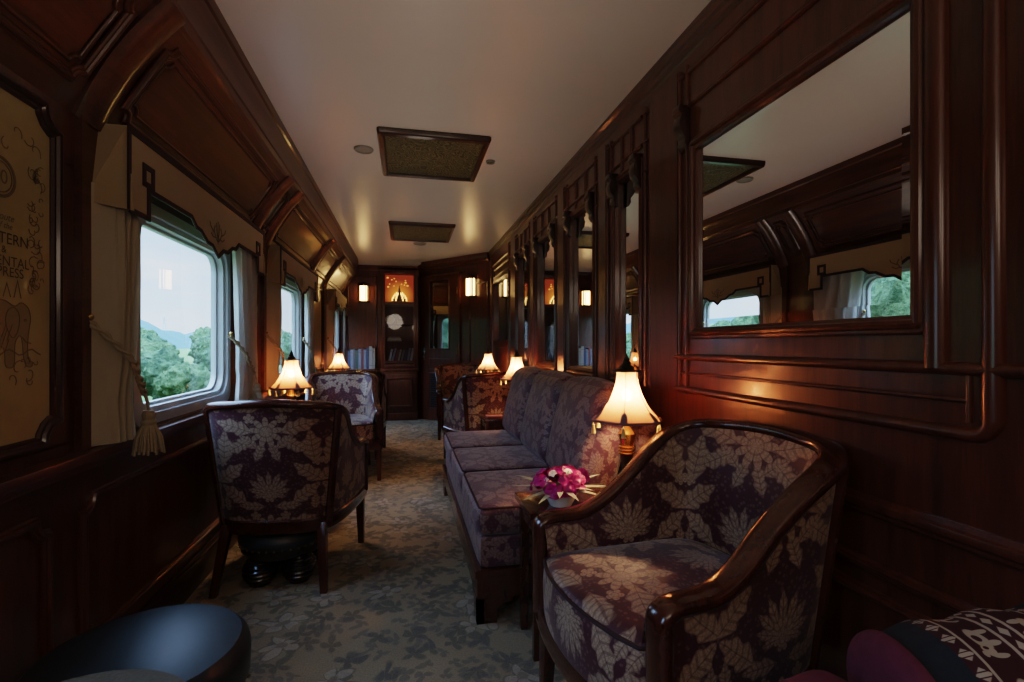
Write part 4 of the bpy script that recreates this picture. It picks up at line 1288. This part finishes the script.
# seat bearing the throw cushions (mostly below the frame)
st = thing('banquette', 'low brocade banquette under the cushions in the right foreground corner', 'banquette', (.765, .36, 0))
mb = MB(); mb.box(-.30, .32, -.42, .38, .08, .24)
for a in (-.27, .29):
    for b in (-.38, .34): mb.box(a - .03, a + .03, b - .03, b + .03, 0, .08)
mb.build('base', 'chair_wood', st, bevel=.006)
mb = cushion(.62, .80, .20, .04, .01); o = mb.build('seat', 'brocade_fine', st, angle=80); o.location = (.01, -.02, .24)
for nm, c in (('magenta_cloth', (.10, .016, .036)), ('navy_cloth', (.012, .018, .028))):
    cl = plain(nm, c, .85, var=.35, scale=60)
def bands():
    m, nt, p = new_mat('elephant_bands')
    uv = node(nt, 'UVMap').outputs[0]; sep = node(nt, 'SeparateXYZ'); nt.links.new(uv, sep.inputs[0])
    u, v = S(nt, sep.outputs[0]), S(nt, sep.outputs[1])       # u along bolster (m), v around (m)
    # elephants: repeat every .075 around, centred at u = +-.035
    x = ((v * (1 / .085)).fract() - .5) * .085
    y = (u.abs() - .040)
    def ell(cx, cy, a, b): 
        dx, dy = (x - cx) * (1 / a), (y - cy) * (1 / b); return (1.0 - (dx * dx + dy * dy)).step(.25)
    e = ell(0, .002, .022, .012)
    for q in (ell(.022, .006, .010, .009), ell(.031, -.004, .004, .012), ell(-.014, -.012, .005, .011), ell(.010, -.012, .005, .011), ell(.028, .016, .005, .004)): e = e.max(q)
    dark = ell(.018, .007, .003, .004).max(ell(0, .004, .007, .006))
    e = e * (1.0 - dark)
    lines = ((u.abs() - .070).abs().__rsub__(.0022)).step(.001).max(((u.abs() - .012).abs().__rsub__(.0022)).step(.001)).max(((u.abs() - .098).abs().__rsub__(.0022)).step(.001))
    zz = ((v * (1 / .028)).fract() - .5).abs()
    dia = ((u.abs() - .084).abs() * 30 + zz).__rsub__(.34).step(.06) * (((v * (1 / .007)).fract() - .5).abs() - .12).step(.1)
    dots = ((u.abs() - .0) * 60 + zz * .9).__rsub__(.36).step(.08)
    f = e.max(lines).max(dia).max(dots)
    nt.links.new(mixc(nt, f.clamp(), (.045, .010, .016), (.40, .36, .30)), p.inputs['Base Color'])
    setp(p, Roughness=.85); M['elephant_bands'] = m
bands()
BR = .125
bo = thing('bolster_cushion', 'elephant patterned bolster cushion with navy bands and magenta ends in the lower right corner', 'cushion', (.885, .575, .441), math.radians(-12)); bo.rotation_euler = (0, math.radians(-9), math.radians(-12)); bo.location = (.915, .575, .476)
def bol(x0, x1, r0f, nu=10, name='x', mat='navy_cloth'):
    mb_ = MB(); mb_.grid(lambda a, b: (x0 + (x1 - x0) * a, r0f(x0 + (x1 - x0) * a) * math.cos(b * 2 * PI), BR + r0f(x0 + (x1 - x0) * a) * math.sin(b * 2 * PI)), nu, 40, lambda a, b: (x0 + (x1 - x0) * a, b * 2 * PI * BR))
    return mb_.build(name, mat, bo, angle=80, merge=True)
rf = lambda x: BR * (1 - .10 * (abs(x) / .3) ** 2) + .004 * math.sin(x * 60)
bol(-.095, .095, rf, 12, 'patterned_cover', 'elephant_bands')
bol(-.150, -.095, rf, 6, 'navy_band', 'navy_cloth'); bol(.095, .15, rf, 6, 'navy_band', 'navy_cloth')
for s in (-1, 1):
    L0, L1 = .149, .195
    def rr(x, s=s):
        f = (abs(x) - L0) / (L1 - L0); return rf(L0) * math.sqrt(max(.0004, 1 - max(0, f) ** 2.2))
    bol(s * L0, s * L1, rr, 12, 'magenta_end', 'magenta_cloth')
mb = cushion(.16, .20, .170, .06, .02); o = mb.build('throw_cushion', 'magenta_cloth', angle=80); o.location = (.632, .615, .449); o.rotation_euler = (0, 0, .2)
tag(o, 'plain magenta throw cushion left of the elephant bolster in the lower right corner', 'cushion')

# ------------------------------------------------------------------ side tables
def make_table(lab, w, d, h, loc):
    t = thing('side_table', lab, 'side table', loc, 0, 'mahogany side tables')
    mb = MB(); mb.box(-w / 2, w / 2, -d / 2, d / 2, h - .024, h); mb.build('tabletop', 'chair_wood', t, bevel=.006)
    mb = MB(); mb.box(-w / 2 + .02, w / 2 - .02, -d / 2 + .02, d / 2 - .02, h - .085, h - .022); mb.build('apron', 'chair_wood', t, bevel=.003)
    for sx in (-1, 1):
        for sy in (-1, 1):
            mb = MB(); mb.taper((sx * (w / 2 - .035), sy * (d / 2 - .035), h - .03), (sx * (w / 2 - .033), sy * (d / 2 - .033), 0), .018, .014); mb.build('leg', 'chair_wood', t, bevel=.003)
    return t
TH_ = .545
make_table('mahogany side table between the foreground armchair and sofa, holding the orchids', .62, .27, TH_, (.745, 1.855, 0))
make_table('small side table at the far end of the sofa under a lit lamp', .50, .36, TH_, (.87, 4.13, 0))
make_table('side table by the right wall between the two far armchairs', .36, .40, TH_, (.91, 5.72, 0))
make_table('side table under the first window-side lamp, between the left armchairs', .36, .42, TH_, (-.785, 3.64, 0))
make_table('side table under the far window-side lamp near the end wall', .30, .36, TH_, (-.80, 6.40, 0))

# ------------------------------------------------------------------ table lamps
def make_lamp(lab):
    t = thing('table_lamp', lab, 'table lamp', (0, 0, 0), 0, 'silk shaded table lamps')
    mb = MB(); mb.box(-.06, .06, -.06, .06, 0, .018); mb.box(-.045, .045, -.045, .045, .018, .032); mb.build('base', 'dark_bronze', t, bevel=.004)
    mb = MB(); mb.lathe([(.028, -.005), (.024, .03), (.018, .05), (.016, .07), (.020, .10), (.026, .14), (.030, .165), (.022, .18)], 14)
    mb.build('stem', 'dark_bronze', t)
    mb = MB()
    for z in (.150, .162, .174): mb.lathe([(.030, z - .005), (.034, z), (.030, z + .005)], 16)
    mb.lathe([(.024, .178), (.030, .20), (.034, .225), (.026, .235), (.016, .25), (.012, .29)], 14)
    mb.build('brass_collar', 'brass', t)
    n = 6; z0, z1 = .276, .468
    def rad(f): return .043 + .092 * (f ** 2.0) + .004 * f ** 8
    mb = MB()
    vs, fs = [], []
    rows = 10
    for j in range(rows + 1):
        f = 1 - j / rows
        for k in range(n * 4):
            a = 2 * PI * k / (n * 4); c = math.cos(PI / n) / math.cos(((a + PI / n * 0) % (2 * PI / n)) - PI / n)
            r = rad(f) * (.35 + .65 * c) / 1.0
            vs.append((r * math.cos(a), r * math.sin(a), z0 + (z1 - z0) * (1 - f)))
    q = n * 4
    for j in range(rows):
        for k in range(q): fs.append((j * q + k, j * q + (k + 1) % q, (j + 1) * q + (k + 1) % q, (j + 1) * q + k))
    mb.add(vs, fs); sh = mb.build('shade', 'silk_shade', t, angle=60)
    # seams and trimmed rim with tabs
    mb = MB()
    for k in range(n):
        a = 2 * PI * k / n
        c = math.cos(PI / n) / math.cos(-PI / n)
        mb.tube([(rad(1 - j / 8) * 1.005 * math.cos(a), rad(1 - j / 8) * 1.005 * math.sin(a), z0 + (z1 - z0) * j / 8) for j in range(9)], .0016, 5)
    mb.build('seam', 'shade_trim', sh)
    mb = MB(); rim = vs[:q]
    mb.tube([(x * 1.005, y * 1.005, z + .003) for x, y, z in rim], .006, 6, closed=True)
    for k in range(n):
        a = 2 * PI * k / n; ca, sa = math.cos(a), math.sin(a)
        pts = []
        for j, (hh_, ww) in enumerate(((0, .013), (.018, .013), (.034, .010), (.042, .001))):
            r = rad(1 - hh_ / (z1 - z0)) * 1.012; pts.append((r, hh_, ww))
        L_ = [(r * ca - w_ * sa, r * sa + w_ * ca, z0 + h_) for r, h_, w_ in pts] + [(r * ca + w_ * sa, r * sa - w_ * ca, z0 + h_) for r, h_, w_ in reversed(pts)]
        mb.poly(L_)
    mb.tube([(x * 1.01, y * 1.01, z) for x, y, z in vs[-q:]], .004, 6, closed=True)
    mb.build('trim_band', 'shade_trim', sh)
    for k in range(n):
        a = 2 * PI * k / n; r = rad(1) * 1.0
        mb = MB(); c = (r * math.cos(a), r * math.sin(a), z0)
        mb.tube([c, (c[0], c[1], z0 - .012)], .0015, 5); mb.ball((c[0], c[1], z0 - .015), .006, 6)
        mb.lathe([(.004, -.016), (.006, -.022), (.010, -.046), (.001, -.046)], 8, (c[0], c[1], z0))
        mb.build('tassel', 'gold_tassel', t)
    mb = MB(); mb.lathe([(.054, .466), (.054, .471), (.030, .474), (.022, .480), (.024, .488), (.014, .493), (.017, .502), (.010, .508), (.012, .516), (.005, .524), (.002, .534), (.0005, .538)], 14)
    mb.build('finial', 'dark_bronze', t)
    mb = MB(); mb.ball((0, 0, .375), .020, 8, sc=(1, 1, 1.3)); mb.tube([(0, 0, .29), (0, 0, .352)], .010, 8, mi=1); mb.build('bulb', ['bulb', 'brass'], t)
    for o_ in t.children:
        if not o_.name.startswith('base'): o_.location.z = .035
    return t
lamp = make_lamp('large lit table lamp beside the foreground armchair, nearest of all')
lamp.location = (.845, 1.80, TH_)
dup(lamp, 'lit table lamp at the far end of the sofa', (.925, 4.13, TH_))
dup(lamp, 'lit table lamp between the two far right armchairs, near the door', (.955, 5.82, TH_))
dup(lamp, 'lit table lamp by the nearest window, behind the left armchair seen from behind', (-.765, 3.62, TH_))
dup(lamp, 'lit table lamp near the end wall books, furthest on the window side', (-.81, 6.42, TH_))

# book on the far sofa-end table
mb = MB(); mb.box(-.07, .07, -.05, .05, 0, .02); mb.box(-.068, .068, -.048, .052, .003, .017, mi=1)
o = mb.build('book', ['book_cloth_2', 'paper'], bevel=.001); o.location = (.72, 4.05, TH_ + .0005); tag(o, 'small red book lying on the table at the far end of the sofa', 'book')

# ------------------------------------------------------------------ orchids
plain('orchid', (.46, .006, .19), .45, var=.55, scale=40)
plain('orchid_white', (.82, .74, .72), .5)
bq = thing('orchid_bouquet', 'bunch of magenta orchids with white blossoms on the side table', 'flowers', (.575, 1.80, TH_)); bq.scale = (1.15, 1.15, 1.0)
mb = MB(); mb.lathe([(.001, .002), (.036, .0), (.04, .008), (.052, .035), (.062, .055), (.059, .055), (.048, .035), (.034, .010), (.001, .008)], 18); mb.build('vase', 'porcelain', bq)
def blossom(c, d, r, mat):
    d = Vector(d).normalized(); x = d.orthogonal().normalized(); y = d.cross(x); mb_ = MB()
    rot = random.uniform(0, 6)
    for k in range(5):
        a = rot + 2 * PI * k / 5; e = x * math.cos(a) + y * math.sin(a); s_ = d.cross(e)
        mb_.grid(lambda u_, v_: Vector(c) + e * (r * v_) + s_ * (r * .52 * math.sin(PI * (v_ * .8 + .12)) * (2 * u_ - 1)) + d * (r * (.35 * v_ * (1 - v_) * 2 - .10 * v_ + .10 * (2 * u_ - 1) ** 2)), 4, 5)
    mb_.ball(Vector(c) + d * r * .2, r * .17, 6)
    o_ = mb_.build('blossom', mat, bq, angle=80)
    return o_
for i in range(22):
    th = random.uniform(0, 2 * PI); ph = math.acos(random.uniform(-.12, 1)); d = Vector((math.sin(ph) * math.cos(th), math.sin(ph) * math.sin(th), math.cos(ph)))
    c = Vector((0, 0, .075)) + Vector((d.x * .082, d.y * .064, d.z * .052)) * random.uniform(.82, 1.2); blossom(c, d + Vector((random.uniform(-.5, .5), random.uniform(-.5, .5), random.uniform(-.3, .3))), random.uniform(.026, .038), 'orchid')
for d in ((-.5, -.5, .75), (.15, -.55, .8), (-.75, -.45, .35)):
    d = Vector(d).normalized(); blossom(Vector((0, 0, .080)) + Vector((d.x * .080, d.y * .074, d.z * .068)), d, .015, 'orchid_white')
mb = MB()
for i in range(16):
    a = 2 * PI * i / 16 + random.uniform(-.1, .1); L_ = random.uniform(.11, .14); e = Vector((math.cos(a), math.sin(a), random.uniform(.05, .45))); s_ = Vector((-math.sin(a), math.cos(a), 0))
    mb.grid(lambda u_, v_: Vector((0, 0, .058)) + e * (.03 + L_ * v_) + s_ * (.013 * (1 - v_ ** 2) * (2 * u_ - 1)) + Vector((0, 0, -.02 * v_ * v_)), 2, 5)
mb.build('foliage', 'leaf_pale', bq, angle=80)

# ------------------------------------------------------------------ ottomans
def make_ottoman(lab, loc, r=.25, h=.38, foot=.075, top='leather'):
    t = thing('ottoman', lab, 'ottoman', loc, 0, 'round studded ottomans')
    fz = foot * 1.75
    mb = MB(); mb.lathe([(r * .98, fz + (h - fz) * .38), (r * 1.02, fz + (h - fz) * .5), (r * 1.03, h - .055), (r * 1.0, h - .03), (r * .93, h - .012), (r * .7, h - .002), (r * .35, h + .004), (.002, h + .005)], 40)
    mb.build('cushion', top, t)
    mb = MB(); mb.lathe([(r * .80, fz - .004), (r * .90, fz), (r * .97, fz + .02), (r * .97, fz + (h - fz) * .38), (.002, fz + (h - fz) * .40)], 40); mb.build('apron', 'black_lacquer', t)
    mb = MB()
    for k in range(36):
        a = 2 * PI * k / 36; mb.ball((r * 1.0 * math.cos(a), r * 1.0 * math.sin(a), fz + (h - fz) * .40), .006, 5)
    mb.build('studs', 'old_brass', t)['kind'] = 'stuff'
    for k in range(4):
        a = PI / 4 + PI / 2 * k; mb = MB(); pr = []
        for i in range(25):
            f = i / 24.; rr_ = foot * (.45 + .55 * math.sin(PI * (f * .86 + .07))) + .0035 * math.cos(f * 2 * PI * 7)
            pr.append((rr_, fz * f))
        mb.lathe(pr, 20, (r * .62 * math.cos(a), r * .62 * math.sin(a), 0)); mb.build('bun_foot', 'black_lacquer', t)
    return t
make_ottoman('dark blue leather round ottoman in the left foreground', (-.665, 1.44, 0), .245, .38, .085)
make_ottoman('dark studded ottoman with ribbed bun feet tucked under the left armchair', (-.60, 2.68, 0), .20, .262, .078)
t = thing('stool', 'round stool with woven rim just entering the bottom left corner', 'stool', (-.53, .85, 0))
mb = MB(); mb.lathe([(.19, .50), (.205, .51), (.208, .53), (.20, .548), (.185, .550), (.001, .540)], 40); mb.build('woven_top', 'woven', t)
for k in range(4):
    a = PI / 4 + PI / 2 * k; mb = MB(); mb.taper((.15 * math.cos(a), .15 * math.sin(a), .505), (.17 * math.cos(a), .17 * math.sin(a), 0), .018, .014); mb.build('leg', 'chair_wood', t, bevel=.003)

# ------------------------------------------------------------------ outside
mb = MB(); mb.grid(lambda a, b: (-260 + a * 258.0, -40 + b * 560, -1.3 + .5 * noise.noise(Vector((a * 9, b * 15, 0)))), 40, 60)
struct(mb.build('ground', 'grass'))
def ridge(x0, y0, x1, y1, hgt, seed, name):
    mb_ = MB(); d = Vector((x1 - x0, y1 - y0, 0)); nrm = Vector((-d.y, d.x, 0)).normalized()
    def fn(a, b):
        p = Vector((x0, y0, 0)) + d * a + nrm * ((b - .5) * 70)
        hh_ = (math.sin(PI * b)) * hgt * (.7 + .45 * noise.noise(Vector((a * 7, seed, b))) + .18 * noise.noise(Vector((a * 40, seed, 2 + b * 3))))
        return (p.x, p.y, -1.6 + max(0, hh_))
    mb_.grid(fn, 160, 14); return struct(mb_.build(name, 'hill_haze_green', angle=80))
ridge(-215, -20, -150, 520, 22.0, 1.5, 'hills')
def make_tree(name, lab, seed, R, H, mat):
    rnd = random.Random(seed)
    t = thing(name, lab, 'tree', (0, 0, 0), 0, 'trees beyond the railway windows')
    mb_ = MB(); mb_.tube([(0, 0, 0), (.05 * R, 0, H * .35), (0, .05 * R, H * .7)], [.09 * R, .07 * R, .03 * R], 7); mb_.build('trunk', 'bark', t)
    bm = bmesh.new()
    for k in range(9):
        a = rnd.uniform(0, 2 * PI); rr_ = rnd.uniform(0, .62) * R; c = Vector((rr_ * math.cos(a), rr_ * math.sin(a), H * rnd.uniform(.30, .78)))
        s_ = R * rnd.uniform(.38, .60)
        b2 = bmesh.ops.create_icosphere(bm, subdivisions=4, radius=s_)
        for v in b2['verts']:
            n = v.co.normalized(); dsp = 1 + .30 * noise.noise(n * 2.2 + Vector((k, seed, 0))) + .16 * noise.noise(n * 14 + Vector((k, 1, seed))) + .20 * noise.noise(n * 6 + Vector((seed, k, 0)))
            v.co = c + v.co * dsp
    me = bpy.data.meshes.new('crown'); bm.to_mesh(me); bm.free(); me.materials.append(M[mat])
    me.polygons.foreach_set('use_smooth', [True] * len(me.polygons))
    o_ = bpy.data.objects.new('crown', me); C.objects.link(o_); o_.parent = t
    return t
protos = [make_tree('bushy_tree', 'x', 1, 1.5, 2.5, 'leaves_bright'), make_tree('bushy_tree', 'x', 2, 1.7, 2.6, 'leaves_mid'), make_tree('bushy_tree', 'x', 3, 1.4, 2.3, 'leaves_bright'), make_tree('tall_tree', 'x', 4, 1.5, 3.4, 'leaves_mid')]
rnd = random.Random(11); cnt = 0
used = [False] * 4
def put_tree(x, y, k, sc, lab, tall=1.0):
    global cnt
    if used[k]: o_ = copy_tree(protos[k])
    else: o_ = protos[k]; used[k] = True
    o_.location = (x, y, -1.35); o_.rotation_euler = (0, 0, rnd.uniform(0, 6.28)); o_.scale = (sc, sc, sc * tall * rnd.uniform(.92, 1.05))
    o_['label'] = lab
    cnt += 1
direct = [(-7.0, 18.5, .72), (-9.4, 22.0, .85), (-7.8, 24.5, .8), (-12.3, 28.0, 1.0), (-9.6, 29.5, .95), (-15.5, 34, 1.2), (-12, 37, 1.05), (-19.5, 42, 1.3), (-15, 45, 1.2), (-24, 51, 1.5), (-18, 54, 1.4), (-29, 61, 1.7), (-22, 64, 1.6), (-12.5, 55, 1.2), (-36, 76, 2.0), (-27, 78, 1.9), (-19, 78, 1.8), (-17, 38.5, 1.0)]
for i, (x, y, sc) in enumerate(direct): put_tree(x, y, i % 3, sc, 'bushy green trees overlapping each other below the skyline outside the nearest window')
for i, (x, y, sc) in enumerate([(-6.5, 6.2, 1.05), (-7.6, 9.7, 1.1), (-8.6, 14.3, 1.1), (-11, 8, 1.2), (-11.6, 12.8, 1.2), (-12.6, 17.6, 1.2), (-16, 10.6, 1.3), (-16.6, 15.6, 1.3), (-8, 2.2, 1.1), (-17, 21, 1.4)]):
    put_tree(x, y, (i % 4), sc, 'leafy green tree close to the line, glimpsed in the large mirror', 1.4 if y < 1.3 * -x else 1.0)
# pylon on the hill
py = thing('pylon', 'tiny pale lattice pylon on the skyline through the nearest window', 'pylon', (-165.6, 390, 0)); py.scale = (.55, .55, .55)
pa_ = (390 + 20) / 540.; py.location.z = 22.0 * (.7 + .45 * noise.noise(Vector((pa_ * 7, 1.5, .5))) + .18 * noise.noise(Vector((pa_ * 40, 1.5, 3.5)))) - 1.6 + 3.6
mb = MB()
for sx in (-1, 1):
    for sy in (-1, 1): mb.tube([(sx * 1.6, sy * 1.6, -8), (sx * .25, sy * .25, 12)], .16, 4)
for k in range(6):
    z = -4 + k * 2.6; w = 1.35 * (1 - (z + 4) / 18); mb.tube([(-w, -w, z), (w, w, z + 2)], .08, 4); mb.tube([(w, -w, z), (-w, w, z + 2)], .08, 4)
mb.build('mast', 'pylon_grey', py)
mb = MB()
for z, w in ((6.5, 3.2), (9, 2.5)): mb.tube([(-w, 0, z), (w, 0, z)], .14, 4)
mb.build('cross_arm', 'pylon_grey', py)

# ------------------------------------------------------------------ light
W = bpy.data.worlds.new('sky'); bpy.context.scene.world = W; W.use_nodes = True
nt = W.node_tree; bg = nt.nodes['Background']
tc = node(nt, 'TexCoord').outputs['Generated']; sep = node(nt, 'SeparateXYZ'); nt.links.new(tc, sep.inputs[0])
z = S(nt, sep.outputs[2])
cl = noise_tex(nt, mapping(nt, tc, (2, 2, 9)), 2.2, 4, .55)
f = (z * 2.6).clamp()
col = mixc(nt, f, (.64, .81, 1.0), (.34, .57, .95))
col2 = mixc(nt, ((S(nt, cl.outputs[0]) - .48) * 3).clamp() * .6, col, (.93, .96, 1.0))
gain = ((z - .20) * 2.2).clamp() * 5.5 + 1.0      # sky far brighter overhead than at the horizon, raised as added window fill
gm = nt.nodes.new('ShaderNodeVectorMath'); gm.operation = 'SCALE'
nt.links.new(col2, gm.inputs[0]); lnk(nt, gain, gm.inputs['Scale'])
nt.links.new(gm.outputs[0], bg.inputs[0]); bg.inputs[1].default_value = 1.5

def light(kind, loc, energy, col, size=.1, rot=(0, 0, 0), name='fill_light'):
    L = bpy.data.lights.new(name, kind); L.energy = energy; L.color = col
    if kind == 'AREA': L.size = size
    else: L.shadow_soft_size = size
    o_ = bpy.data.objects.new(name, L); C.objects.link(o_); o_.location = loc; o_.rotation_euler = rot
    return o_
# dim added fill lights standing in for lamps in the carriage behind the camera
light('POINT', (.45, -.9, 1.7), 7, (1, .80, .62), .25)
light('POINT', (-.35, -.9, 1.9), 7, (1, .82, .66), .25)
# added upward fill spots without fixtures, brightening the ceiling along the aisle
for y, e in ((-.2, 9), (1.5, 9), (3.2, 9), (4.9, 8), (6.5, 6)):
    o_ = light('SPOT', (.10, y, 1.0), e, (1, .83, .70), .15, (PI, 0, 0)); o_.data.spot_size = math.radians(125); o_.data.spot_blend = 1.0

# ------------------------------------------------------------------ camera
cam = bpy.data.cameras.new('camera'); co = bpy.data.objects.new('camera', cam); C.objects.link(co)
co.location = (0, 0, CAM_Z); co.rotation_euler = (PI / 2, 0, -TH)
cam.sensor_width = 36; cam.lens = 495 / 1024 * 36; cam.shift_y = 4 / 1024.; cam.clip_start = .02; cam.clip_end = 1500
sc = bpy.context.scene; sc.camera = co
sc.view_settings.view_transform = 'Filmic'
sc.view_settings.look = 'Medium High Contrast'
sc.view_settings.exposure = 0.5
sc.cycles.max_bounces = 10; sc.cycles.transparent_max_bounces = 16
sc.cycles.sample_clamp_indirect = 6
sc.cycles.use_denoising = True
